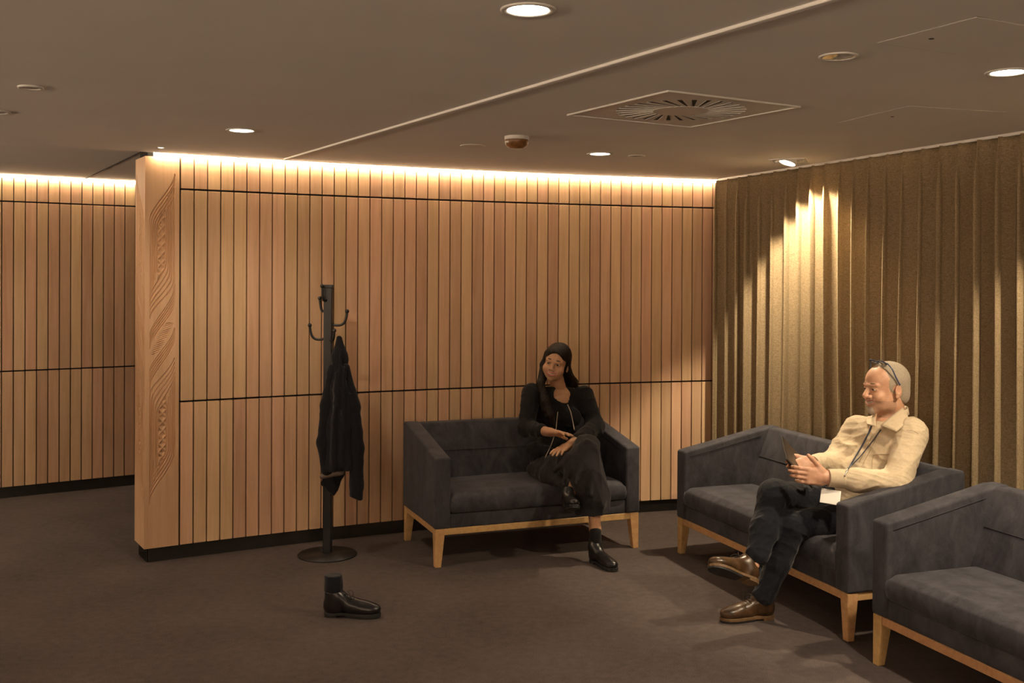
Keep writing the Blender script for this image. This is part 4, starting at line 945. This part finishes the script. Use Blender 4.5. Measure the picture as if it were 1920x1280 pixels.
# hands: the right lies over the left on the knee
Xr = nrm(at(1086,813,6.20)-wR); 
h1 = Sdf(); h1.cap(eR+(wR-eR)*0.45, wR, 0.034, 0.027, 0.02); hand_parts(h1, wR, Xr, (0.05,-0.42,-0.90), (0.0,0.9,-0.3), (0.10,0.12,0.15,0.20), 0.92, 0.06, (0.85,0.35,0.35), 0.6)
Xl = nrm(at(1040,846,6.19)-wL)
h2 = Sdf(); h2.cap(eL+(wL-eL)*0.5, wL, 0.034, 0.027, 0.02); hand_parts(h2, wL, Xl, (-0.05,-0.10,-0.95), (0.0,0.9,-0.1), (0.16,0.18,0.22,0.26), 0.90, 0.08, (0.8,0.4,0.3), 0.6)
lg = Sdf(); lg.chain([kR, aR+np.array([-0.01,0,0.17]), aR], [0.046, 0.043, 0.032], 0.03); lg.chain([kL, aL], [0.040,0.028], 0.03); lg.cap(aR, np.array([0.500,6.125,0.10]), 0.032, 0.030, 0.02)
lg.cap(hipR, kR, 0.07, 0.05, 0.03).cap(hipL, kL, 0.07, 0.05, 0.03).cap(pel, nb+np.array([0,0,-0.12]), 0.07, 0.06, 0.05).cap(sR, eR, 0.035, 0.03).cap(sL, eL, 0.035, 0.03).cap(eR, wR, 0.03, 0.024).cap(eL, wL, 0.03, 0.024).cap(sR, sL, 0.045, 0.045, 0.03).cap(nb, nb+np.array([0,0,-0.12]), 0.05, 0.06)
lV, lF = lg.mesh(0.008); lV = smooth_mesh(lV, lF, 1)
def w_assign(c):
    q = ((c-hc)@Rw)/hs; lip = (np.abs(q[:,0]) < 0.033) & (q[:,1] > 0.074) & (((np.abs(q[:,2]+0.0560-2.2*np.abs(q[:,0])**1.6) < 0.0046)) | (np.abs(q[:,2]+0.0735-3.6*np.abs(q[:,0])**1.6) < 0.0056))
    return np.where(lip, 1, 0)
person_body('body', wo, wb_, [(hV,hF), *[(lambda m: (smooth_mesh(m[0],m[1],1,0.4), m[1]))(h.mesh(0.0026)) for h in (h1,h2)], (lV,lF)], [M['skin_w'], M['lip_w']], w_assign)
face_bits(wo, wb_, PW, Rw, hs, M['lip_w'], M['brow'], (0.15,1,0), 0.8)
# hair: cap with a side parting, a long fall over her right shoulder and a mass behind the left
hr = Sdf(); 
hr.ell(PW(0,-0.026,0.040), np.array([0.084,0.106,0.090])*hs, Rw, 0.02)
hr.ell(PW(0,-0.06,-0.02), np.array([0.078,0.065,0.085])*hs, Rw, 0.03)
hr.ell(PW(0,0.026,0.056), np.array([0.069,0.070,0.054])*hs, Rw, 0.02)
hr.ell(PW(-0.004,0.108,-0.018), np.array([0.066,0.078,0.092])*hs, Rw, 0.012*hs, 1)
hr.ell(PW(0,0.065,-0.075), np.array([0.064,0.08,0.075])*hs, Rw, 0.012*hs, 1)
hr.chain([PW(+0.066,0.018,0.045), PW(+0.076,0.018,-0.03), at(1014,718,6.60), at(1022,752,6.55), at(1032,778,6.53), at(1040,798,6.52)], [0.018,0.019,0.022,0.028,0.026,0.008], 0.02)
hr.chain([PW(+0.060,-0.02,-0.02), at(1010,730,6.62), at(1024,768,6.555), at(1034,792,6.535)], [0.03,0.026,0.026,0.010], 0.02)
hr.chain([PW(-0.070,-0.005,0.03), PW(-0.079,-0.035,-0.04), at(1074,716,6.74), at(1078,736,6.76)], [0.016,0.022,0.030,0.026], 0.02)
hr.chain([PW(0.0,-0.08,-0.02), at(1062,725,6.80)], [0.06,0.055], 0.03)
def hairpost(V, F):
    N = vnormals(V, F); q = ((V-hc)@Rw)/hs; th = np.arctan2(q[:,0], q[:,1]-0.02)
    return V + N*(0.0009*np.sin(th*42+6*np.sin(q[:,2]*30)) + 0.0004*np.sin(th*95+q[:,2]*40))[:, None]
sdf_obj('hair', hr, 0.0036, M['hair_w'], wo, wb_, 2, hairpost)
# clothes
fwd1 = -B1; Tw = frame(nrm(np.array([-0.05,-1,0])), (0,0,1))
def torso_w(sd, g):
    sd.ell(at(1046,772,6.72), (0.150+g,0.098+g,0.135), frame(fwd1,(0,0,1)), 0.04); sd.ell(at(1047,835,6.70), (0.138+g,0.098+g,0.13), frame(fwd1,(0,0,1)), 0.04)
    sd.ell(pel+np.array([0,0,0.03]), (0.17+g,0.12+g,0.10), frame(fwd1,(0,0,1)), 0.04)
    for px in (1030,1072): sd.ell(at(px,782,6.625), np.array([0.058,0.045,0.055])+g*0.5, None, 0.03)
top = Sdf(); torso_w(top, 0.0); top.half(at(1050,757,6.63), (0,0,1), 0.006) if False else None
top.ell(at(1054,742,6.58), (0.050,0.10,0.052), None, 0.006, 1); top.half(at(1050,741,6.7), (0,0,1), 0.006)
sdf_obj('top', top, 0.005, M['top'], wo, wb_, 2, lambda V, F: wrinkle(V, F, 0.003, 28, 3))
jk = Sdf(); torso_w(jk, 0.014)
jk.cap(sR+np.array([0.015,0,-0.01]), sL+np.array([-0.015,0,-0.01]), 0.058, 0.058, 0.03); jk.cap(nb+np.array([0,0.03,-0.02]), nb+np.array([0,0.03,-0.10]), 0.055, 0.10, 0.03)
jk.chain([sR, eR], [0.062,0.056], 0.03); jk.chain([eR, eR+(wR-eR)*0.62], [0.056,0.046], 0.025)
jk.chain([sL, eL], [0.062,0.056], 0.03); jk.chain([eL, eL+(wL-eL)*0.70], [0.056,0.044], 0.025)
jk.cap(at(1000,842,6.62), at(1030,846,6.50), 0.05, 0.035, 0.03); jk.cap(at(1106,840,6.70), at(1100,820,6.60), 0.05, 0.04, 0.03)
# open front
jk.cap(at(1053,732,6.56), at(1057,775,6.53), 0.032, 0.036, 0.008, None, 1); jk.cap(at(1057,775,6.53), at(1062,860,6.49), 0.038, 0.066, 0.008, None, 1)
jk.ell(nb+np.array([0.002,-0.035,0.0]), (0.062,0.075,0.045), None, 0.012, 1)
sdf_obj('jacket', jk, 0.005, M['jacket'], wo, wb_, 2, lambda V, F: wrinkle(V, F, 0.0070, 28, 11))
# lapel edges of the jacket
for pts in ([at(1063,752,6.575), at(1076,768,6.575), at(1074,790,6.56), at(1079,808,6.54)],): pass
# pale cords hanging open at the front
lc = tube_mesh('cord', [Vector(p)-wo.location for p in spline([at(1064,758,6.548), at(1070,772,6.536), at(1074,790,6.515), at(1077,806,6.47)], 6)], 0.0026, 6); link('cord', lc, M['silver'], parent=wo)
lc = tube_mesh('cord', [Vector(p)-wo.location for p in spline([at(1046,772,6.545), at(1044,788,6.525), at(1042,806,6.49), at(1034,832,6.38), at(1022,858,6.33)], 6)], 0.0026, 6); link('cord', lc, M['silver'], parent=wo)
# long skirt over crossed legs
sk = Sdf()
sk.ell(pel+np.array([0,0,-0.01]), (0.185,0.135,0.085), frame(fwd1,(0,0,1)), 0.05)
sk.cap(hipL, kL, 0.092, 0.070, 0.05).cap(hipR, kR, 0.090, 0.072, 0.05)
sk.chain([kL, at(1099,875,6.16), at(1088,903,6.14)], [0.068,0.070,0.058], 0.04); sk.chain([kR, at(1104,900,6.19), at(1107,985,6.17)], [0.070,0.088,0.100], 0.05)
sk.chain([at(1090,855,6.18), at(1116,930,6.16), at(1124,985,6.18)], [0.060,0.066,0.066], 0.05)
sk.chain([at(1000,880,6.50), at(1030,895,6.36), at(1062,915,6.22)], [0.040,0.045,0.030], 0.05)
for a, b, r in ((at(1098,826,6.15), at(1052,905,6.13), 0.013), (at(1108,830,6.15), at(1080,905,6.05), 0.012), (at(1118,838,6.16), at(1128,945,6.10), 0.014), (at(1085,838,6.15), at(1040,882,6.22), 0.012), (at(1112,836,6.16), at(1106,925,6.06), 0.011), (at(1122,850,6.2), at(1136,930,6.14), 0.013)): sk.cap(a, b, r*0.7, r, 0.035)
sk.half(at(1112,962,6.15), (0.05,0.05,-1), 0.004)
sdf_obj('skirt', sk, 0.005, M['skirt'], wo, wb_, 2, lambda V, F: wrinkle(V, F, 0.0085, 26, 21, (1,1,0.45)))
# boots and sock
sk_ = Sdf(); sk_.cap(np.array([0.499,6.127,0.185]), np.array([0.500,6.125,0.10]), 0.0355, 0.035, 0.01); sdf_obj('sock', sk_, 0.004, M['jacket'], wo, wb_, 1)
fR = at(1115,1050,6.12)*[1,1,0]; tR = np.array([0.575,5.99,0]); hR = np.array([0.478,6.165,0.0])
shoe('boot', wo, wb_, hR, tR-hR+np.array([0,0,0]), (0,0,1), 0.255, 'boot', M['blackleather'], M['sole_black'])
hL = at(1062,962,6.11); shoe('boot', wo, wb_, hL, nrm(at(1080,948,5.88)-hL)+np.array([0.03,-0.25,0.05]), (0.10,-0.15,1), 0.240, 'boot', M['blackleather'], M['sole_black'])

# ---------------------------------------------------------------- the man
U2 = np.array([math.cos(A2), math.sin(A2), 0]); B2 = np.array([-math.sin(A2), math.cos(A2), 0])
def m2(u, v, z): return np.array(S2) + U2*u + B2*v + np.array([0,0,z])
mo = empty('person', m2(1.22,0.10,0)); mb = np.array(mo.location); tag(mo, 'seated grey-haired man in beige shirt smiling, holding a tablet', 'person')
Rm_ = frame((-0.955,-0.27,-0.03), (0.03,0.02,1)); ms = 0.258/0.235
mh = at(1660, 727, 5.30)
mnb = at(1672, 782, 5.32)
mL, mR = at(1712, 812, 5.16), at(1606, 806, 5.46)
meL, meR = at(1680, 905, 5.02), at(1566, 866, 5.40)
mwL, mwR = at(1548, 895, 5.02), at(1520, 870, 5.20)
mp = m2(1.25,0.36,0.50); hpR, hpL = m2(1.16,0.34,0.505), m2(1.35,0.34,0.495)
mkR = at(1452, 927, 5.20); maR = at(1414, 1058, 5.02); mkL = at(1488, 985, 5.13); maL = at(1430, 1122, 5.13)
sd, PM = head_sdf(mh, Rm_, ms, True)
sd.chain([mh+Rm_@np.array([0,-0.030,-0.055])*ms, mnb+np.array([0,0,-0.01])], [0.060, 0.066], 0.03)
sd.ell(mnb+np.array([-0.03,0,-0.04]), (0.075,0.11,0.05), None, 0.03)
hV, hF = sd.mesh(0.0027); hV = smooth_mesh(hV, hF, 1, 0.4)
# tablet frame first, the hands close on it
TA = at(1464,816,5.20); TE2 = at(1522,880,5.32)-TA; TE1 = at(1478,866,5.06)-TA; tx = nrm(TE2); ty_ = nrm(TE1-tx*np.dot(TE1,tx)); tn = np.cross(tx, ty_)
tl_len, tl_w = 0.245, 0.172
if tn[0] < 0: tn = -tn                                     # screen side faces the man
Xl = nrm(at(1496,890,5.00)-mwL); 
g1 = Sdf(); g1.cap(meL+(mwL-meL)*0.6, mwL, 0.036, 0.031, 0.02)
hand_parts(g1, mwL, Xl, (0.10,0.96,-0.05), (0.12,0.05,0.95), (0.38,0.40,0.42,0.46), 1.08, 0.01, (0.62,0.70,0.10), 0.35)
Xr = nrm(at(1478,880,5.14)-mwR)
g2 = Sdf(); g2.cap(meR+(mwR-meR)*0.6, mwR, 0.036, 0.031, 0.02); hand_parts(g2, mwR, Xr, (0.0,-0.85,0.35), (0.05,0.2,0.95), (0.30,0.32,0.34,0.36), 1.05, 0.05, (0.7,0.5,-0.2), 0.3)
lg = Sdf(); lg.cap(mp, mnb+np.array([-0.02,0,-0.16]), 0.12, 0.10, 0.05).cap(mL, mR, 0.05, 0.05, 0.03).cap(mL, meL, 0.040, 0.035).cap(meL, mwL, 0.034, 0.027).cap(mR, meR, 0.04, 0.035).cap(meR, mwR, 0.034, 0.027).cap(hpR, mkR, 0.065, 0.05, 0.03).cap(hpL, mkL, 0.065, 0.05, 0.03).cap(mkR, maR, 0.045, 0.028).cap(mkL, maL, 0.045, 0.028).cap(mnb, mnb+np.array([-0.02,0,-0.17]), 0.06, 0.10)
lV, lF = lg.mesh(0.008); lV = smooth_mesh(lV, lF, 1)
def m_assign(c):
    q = ((c-mh)@Rm_)/ms; ax = np.abs(q[:,0])
    lip = (ax < 0.030) & (q[:,1] > 0.076) & ((np.abs(q[:,2]+0.0560-2.2*ax**1.6) < 0.0038) | (np.abs(q[:,2]+0.0735-3.6*ax**1.6) < 0.0048))
    chin = (q[:,2] < -0.083) & (q[:,2] > -0.122) & (q[:,1] > 0.055) & (ax < 0.024-0.25*np.abs(q[:,2]+0.1))
    stub = (q[:,2] < -0.044-0.35*np.clip(q[:,1]-0.02,-0.1,0)-0.012*np.sin(q[:,1]*60)) & (q[:,2] > -0.135) & (q[:,1] > -0.012) & ~((q[:,2] > -0.052) & (ax > 0.030))
    return np.where(lip, 1, np.where(chin, 2, np.where(stub, 3, 0)))
person_body('body', mo, mb, [(hV,hF), *[(lambda m: (smooth_mesh(m[0],m[1],1,0.4), m[1]))(h.mesh(0.0026)) for h in (g1,g2)], (lV,lF)], [M['skin_m'], M['lip_m'], M['beard'], M['stubble']], m_assign)
face_bits(mo, mb, PM, Rm_, ms, M['lip_m'], M['brow_m'], (0.0,1,0), 0.9)
hm = Sdf(); hm.ell(PM(0,-0.020,0.035), np.array([0.0805,0.102,0.0885])*ms, Rm_, 0.02); hm.ell(PM(0,-0.062,-0.03), np.array([0.066,0.052,0.060])*ms, Rm_, 0.03)
hm.ell(PM(0,0.095,-0.004), np.array([0.078,0.078,0.098])*ms, Rm_, 0.010*ms, 1); hm.ell(PM(0,0.072,-0.085), np.array([0.12,0.112,0.080])*ms, Rm_, 0.008*ms, 1)
hm.half(PM(0,-0.05,-0.068), Rm_@np.array([0,0.35,-1]), 0.01)
for sx in (-1,1): hm.ell(PM(sx*0.085,-0.006,-0.012), np.array([0.022,0.026,0.036])*ms, Rm_, 0.004, 1)
sdf_obj('hair', hm, 0.0032, M['hair_m'], mo, mb, 1, lambda V, F: wrinkle(V, F, 0.0022, 330, 4))
# shirt
Rt = frame(-B2, (0,0,1)); lean = nrm(mnb-mp); Rc = frame(-B2, lean)
sh = Sdf()
sh.ell(mp+(mnb-mp)*0.66+np.array([0.0,0,0]), (0.185,0.118,0.165), Rc, 0.05); sh.ell(mp+(mnb-mp)*0.30+np.array([-0.025,0,0.0]), (0.172,0.135,0.165), Rc, 0.05); sh.ell(mp+np.array([0,0,0.03]), (0.178,0.130,0.085), Rt, 0.05)
sh.cap(mL+np.array([-0.01,0.03,0.0]), mR+np.array([0.01,-0.03,0.0]), 0.070, 0.066, 0.04); sh.cap(mnb+np.array([0.01,0,-0.02]), mnb+np.array([-0.01,0,-0.10]), 0.070, 0.11, 0.05)
sh.chain([mL, meL], [0.076,0.068], 0.04).chain([meL, meL+(mwL-meL)*0.55, meL+(mwL-meL)*0.80], [0.066,0.056,0.047], 0.03)
sh.chain([mR, meR], [0.074,0.064], 0.04).chain([meR, meR+(mwR-meR)*0.80], [0.060,0.048], 0.03)
for a, b, r in ((at(1640,895,4.985), at(1605,908,4.99), 0.010), (at(1596,838,5.345), at(1570,868,5.35), 0.010), (at(1615,812,5.35), at(1594,846,5.34), 0.012)): sh.cap(a, b, r, r*0.5, 0.04)
sh.ell(mnb+np.array([-0.048,-0.005,0.018]), (0.068,0.070,0.062), None, 0.012, 1)
shirt_o = sdf_obj('shirt', sh, 0.0048, M['shirt'], mo, mb, 2, lambda V, F: wrinkle(wrinkle(V, F, 0.0062, 24, 8), F, 0.0026, 44, 9, (1.0,1.0,1.5)))
from mathutils.bvhtree import BVHTree
def surface(o, base):
    t = BVHTree.FromPolygons([v.co + Vector(base) for v in o.data.vertices], [tuple(p.vertices) for p in o.data.polygons])
    def hit(px, py, lift=0.003):
        e = Vector((0,0,CAM_H)); p = Vector(at(px, py, 5.0)); h = t.ray_cast(e, (p-e).normalized())
        return None if h[0] is None else h[0] + h[1]*lift
    return hit
on_shirt = surface(shirt_o, mb)
def seam_line(name, pts, r, mat, parent, hit, lift=0.002, flat=None, n=5):
    dense = []
    for (x0,y0), (x1,y1) in zip(pts[:-1], pts[1:]): dense += [(x0+(x1-x0)*k/n, y0+(y1-y0)*k/n) for k in range(n)]
    P_ = [h for h in (hit(x, y, lift) for x, y in dense+[pts[-1]]) if h is not None]
    if len(P_) < 3: return None
    for _ in range(2): P_ = [P_[0]] + [(P_[i-1]+P_[i]*2+P_[i+1])/4 for i in range(1, len(P_)-1)] + [P_[-1]]
    return link(name, tube_mesh(name, [p-parent.location for p in P_], r, 8, True, flat), mat, parent=parent)
M['stitch'] = plain('beige_stitch', (0.36,0.28,0.18), 0.85)
seam_line('pocket_edge', [(1637,853),(1652,851),(1667,852)], 0.0020, M['stitch'], mo, on_shirt, 0.0005)
seam_line('pocket_side', [(1637,853),(1635,866),(1635,878)], 0.0013, M['stitch'], mo, on_shirt, 0.0003)
seam_line('placket', [(1646,812),(1634,840),(1620,866),(1614,878)], 0.0016, M['stitch'], mo, on_shirt, 0.0004)
seam_line('placket', [(1637,812),(1624,842),(1611,866)], 0.0016, M['stitch'], mo, on_shirt, 0.0004)
seam_line('shoulder_seam', [(1700,806),(1712,807),(1722,813)], 0.0014, M['stitch'], mo, on_shirt, 0.0002)
for e_, w_ in ((meL, mwL), (meR, mwR)):
    d = nrm(w_-e_); L_ = np.linalg.norm(w_-e_); cf = Sdf(); cf.cap(e_+d*L_*0.78, e_+d*L_*0.955, 0.046, 0.043, 0.006); cf.half(e_+d*L_*0.97, d, 0.003); cf.half(e_+d*L_*0.73, -d, 0.003); cf.cap(e_+d*L_*0.93, e_+d*L_*1.1, 0.036, 0.036, 0.003, None, 1)
    sdf_obj('cuff', cf, 0.0035, M['shirt'], mo, mb, 1)
# collar: a band standing round the neck with two turned-down points
def collar(c, fw, rx, ry, mat, parent, base):
    fw = nrm(np.array(fw)*[1,1,0]); rt = np.array([fw[1], -fw[0], 0.0]); V = []; F = []; n = 40; rows = ((0.94,0.000,0),(1.00,0.036,1),(1.05,0.038,2),(1.13,0.006,3),(1.10,0.003,4),(1.02,0.024,5))
    for i in range(n+1):
        t = -math.pi + (i/n)*2*math.pi; g = 0.12; t = t*(1-g/math.pi); a = t + math.pi    # opening at the front
        cs_, sn = math.cos(a), math.sin(a); front = max(0.0, cs_)
        for k, z, r in rows:
            ext = 1.0; zz = z
            if r in (3,4): zz = z-0.012*max(0, front-0.45)/0.55
            zz += 0.030*(1-cs_)*0.5 - 0.052*front
            V.append(c + fw*cs_*ry*k*ext + rt*sn*rx*k*(1+0.1*(ext-1)) + np.array([0,0,zz]))
    m = len(rows)
    for i in range(n):
        for k in range(m): F.append((i*m+k, i*m+(k+1)%m, (i+1)*m+(k+1)%m, (i+1)*m+k))
    F += [tuple(range(m)), tuple(n*m+k for k in range(m))[::-1]]
    me = mesh_of('collar', np.array(V)-base, F, True); bm = bmesh.new(); bm.from_mesh(me); bmesh.ops.recalc_face_normals(bm, faces=bm.faces); bm.to_mesh(me); bm.free()
    return link('collar', me, mat, parent=parent)
collar(mnb+np.array([-0.004,0.004,-0.012]), (-0.95,-0.22,0), 0.078, 0.080, M['shirt'], mo, mb)
def flap(A, B, C, D, name, parent, base, bulge=0.008, n=8):
    """a turned-down collar leaf: corners A back-top, B front-top, C point, D back-bottom"""
    A, B, C, D = [np.asarray(q, float) for q in (A,B,C,D)]; nn = nrm(np.cross(B-A, D-A)); nn = nn if nn[1] < 0 else -nn; V = []; F = []
    for i in range(n+1):
        for j in range(n+1):
            a, b = i/n, j/n; p = (A*(1-a)+B*a)*(1-b)+(D*(1-a)+C*a)*b; V.append(p+nn*bulge*math.sin(math.pi*a)*(0.4+0.6*math.sin(math.pi*b))-base)
    for i in range(n):
        for j in range(n): k = i*(n+1)+j; F.append((k, k+1, k+n+2, k+n+1))
    o = link(name, mesh_of(name, V, F, True), M['shirt'], parent=parent); so = o.modifiers.new('thickness', 'SOLIDIFY'); so.thickness = 0.004; so.offset = 0
flap(at(1693,764,5.25), at(1651,797,5.175), at(1681,809,5.105), at(1707,789,5.165), 'collar_leaf', mo, mb)
flap(at(1641,776,5.30), at(1642,800,5.215), at(1626,795,5.26), at(1622,785,5.32), 'collar_leaf', mo, mb, 0.004)
# lanyard and badge
seam_line('lanyard', [(1636,796),(1628,815),(1614,842),(1600,865),(1591,880)], 0.004, M['lanyard'], mo, on_shirt, 0.004, (0.0050,0.0018))
seam_line('lanyard', [(1652,806),(1636,828),(1614,856),(1600,870),(1591,880)], 0.004, M['lanyard'], mo, on_shirt, 0.004, (0.0050,0.0018))
seam_line('clip', [(1591,879),(1587,886),(1583,893)], 0.0045, M['chrome'], mo, on_shirt, 0.005)
bc = at(1557,931,5.00); br_ = frame(nrm(np.array([-0.25,-0.80,0.45])), (0.1,0,1)); bx_ = Sdf(); bx_.box(bc, (0.046,0.0016,0.036), br_, 0.0012, 0.002); sdf_obj('badge', bx_, 0.0016, M['badge'], mo, mb, 0)
# trousers
tr = Sdf(); tr.ell(mp+np.array([0,0,-0.01]), (0.175,0.135,0.088), Rt, 0.05)
tr.cap(hpR, mkR, 0.092, 0.074, 0.04).chain([mkR, mkR+(maR-mkR)*0.5, mkR+(maR-mkR)*0.86], [0.074,0.067,0.060], 0.03)
tr.cap(hpL, mkL, 0.092, 0.073, 0.025).chain([mkL, mkL+(maL-mkL)*0.5, mkL+(maL-mkL)*0.95], [0.072,0.063,0.056], 0.025)
tr.half(maR+(maR-mkR)*0.05, np.array([-0.35,-0.1,-1.0]), 0.004) if False else None
sdf_obj('trousers', tr, 0.0048, M['navy'], mo, mb, 2, lambda V, F: wrinkle(wrinkle(V, F, 0.0070, 24, 17), F, 0.0030, 45, 18))
# socks and shoes
for a_, b_ in ((mkR+(maR-mkR)*0.8, maR+np.array([0.0,0.01,-0.03])), (mkL+(maL-mkL)*0.85, maL+np.array([0,0,-0.03]))):
    so_ = Sdf(); so_.cap(a_, b_, 0.036, 0.034, 0.01); sdf_obj('sock', so_, 0.004, M['navy'], mo, mb, 1)
hL_ = np.array([1.305,5.150,0.0]); tL_ = np.array([1.033,5.085,0.0]); shoe('shoe', mo, mb, hL_, tL_-hL_, (0,0,1), 0.285, 'lace', M['brownleather'], M['sole_tan'])
hR_ = at(1420,1098,4.99); tR_ = at(1326,1064,4.90); shoe('shoe', mo, mb, hR_, tR_-hR_, (0.16,0.62,0.80), 0.285, 'lace', M['brownleather'], M['sole_tan'])
# tablet and glasses are things of their own
tb = empty('tablet', TA+TE2*0.5+TE1*0.5); tag(tb, 'dark tablet in a folio cover held by the seated man', 'tablet')
Rt3 = np.stack([tx, np.cross(tn, tx), tn], 1)
if np.dot(Rt3[:,1], TE1) < 0: Rt3 = np.stack([-tx, -Rt3[:,1], tn], 1)
tb.matrix_world = Matrix.Translation(Vector(TA + tx*tl_len/2 + ty_*tl_w/2)) @ Matrix(Rt3.tolist()).to_4x4()
M['folio'] = plain('dark_folio', (0.035,0.027,0.022), 0.55, noise=0.15, scale=120); M['screen'] = plain('dark_screen', (0.045,0.033,0.026), 0.35)
bm = bmesh.new(); bm_box(bm, -tl_len/2, tl_len/2, -tl_w/2, tl_w/2, -0.006, 0.004, bevel=0.003, seg=2); link('case', bm_mesh(bm, 'case'), M['folio'], parent=tb)
bm = bmesh.new(); bm_box(bm, -tl_len/2+.008, tl_len/2-.008, -tl_w/2+.008, tl_w/2-.008, 0.0042, 0.0052); link('screen', bm_mesh(bm, 'screen'), M['screen'], parent=tb)
gl = empty('eyeglasses', PM(0,0.05,0.11)); tag(gl, 'blue framed eyeglasses pushed up on the man\'s head', 'eyeglasses'); gb = Vector(gl.location)
M['blueframe'] = plain('blue_frame', (0.045,0.065,0.13), 0.35)
def glassmat():
    t = NT('clear_lens'); t.set(Base_Color=(0.9,0.9,0.9,1), Roughness=0.05); t.b.inputs['Transmission Weight'].default_value = 1.0; t.b.inputs['IOR'].default_value = 1.2; return t.m
M['lens'] = glassmat()
for sx in (-1,1):
    ring = [Vector(PM(sx*0.033+0.026*math.cos(a), 0.034+0.017*math.sin(a), 0.121+0.011*math.sin(a)))-gb for a in np.linspace(0, 2*math.pi, 25)]
    link('rim', tube_mesh('rim', ring, 0.0022, 6), M['blueframe'], parent=gl)
    lens = mesh_of('lens', [ring[0]*0+sum(ring[:-1], Vector())/24]+ring[:-1], [(0,i+1,(i+1)%24+1) for i in range(24)], True); lo_ = link('lens', lens, M['lens'], parent=gl)
    so = lo_.modifiers.new('thickness','SOLIDIFY'); so.thickness = 0.0015
    tp = [Vector(PM(sx*0.060,0.030,0.120))-gb, Vector(PM(sx*0.082,0.020,0.094))-gb, Vector(PM(sx*0.0875,0.004,0.055))-gb, Vector(PM(sx*0.087,-0.016,0.020))-gb]
    link('temple', tube_mesh('temple', spline(tp, 5), 0.0036, 8), M['blueframe'], parent=gl)
link('bridge', tube_mesh('bridge', [Vector(PM(x,0.035,0.123+0.003*(1-abs(x)/0.008)))-gb for x in (-0.008,0,0.008)], 0.0022, 6), M['blueframe'], parent=gl)
# ---------------------------------------------------------------- the walker: only one planted foot and ankle can be made out
wk = empty('person', (-0.80,5.12,0)); wkb = np.array(wk.location); tag(wk, 'dark lace-up shoe and trouser ankle of a passer-by before the coat stand', 'person')
hw = np.array([-0.925,5.150,0.0]); shoe('shoe', wk, wkb, hw, (1,-0.06,0), (0,0,1), 0.285, 'lace', M['blackleather'], M['sole_black'])
tw = Sdf(); tw.chain([hw+np.array([0.052,0,0.085]), hw+np.array([0.048,0.0,0.15]), hw+np.array([0.044,0.003,0.22])], [0.043,0.043,0.047], 0.02); tw.half(hw+np.array([0,0,0.205]), (0,0,1), 0.004); tw.half(hw+np.array([0,0,0.072]), (0.3,0,-1), 0.004)
sdf_obj('trouser_leg', tw, 0.005, M['navy'], wk, wkb, 2, lambda V, F: wrinkle(V, F, 0.004, 26, 5))
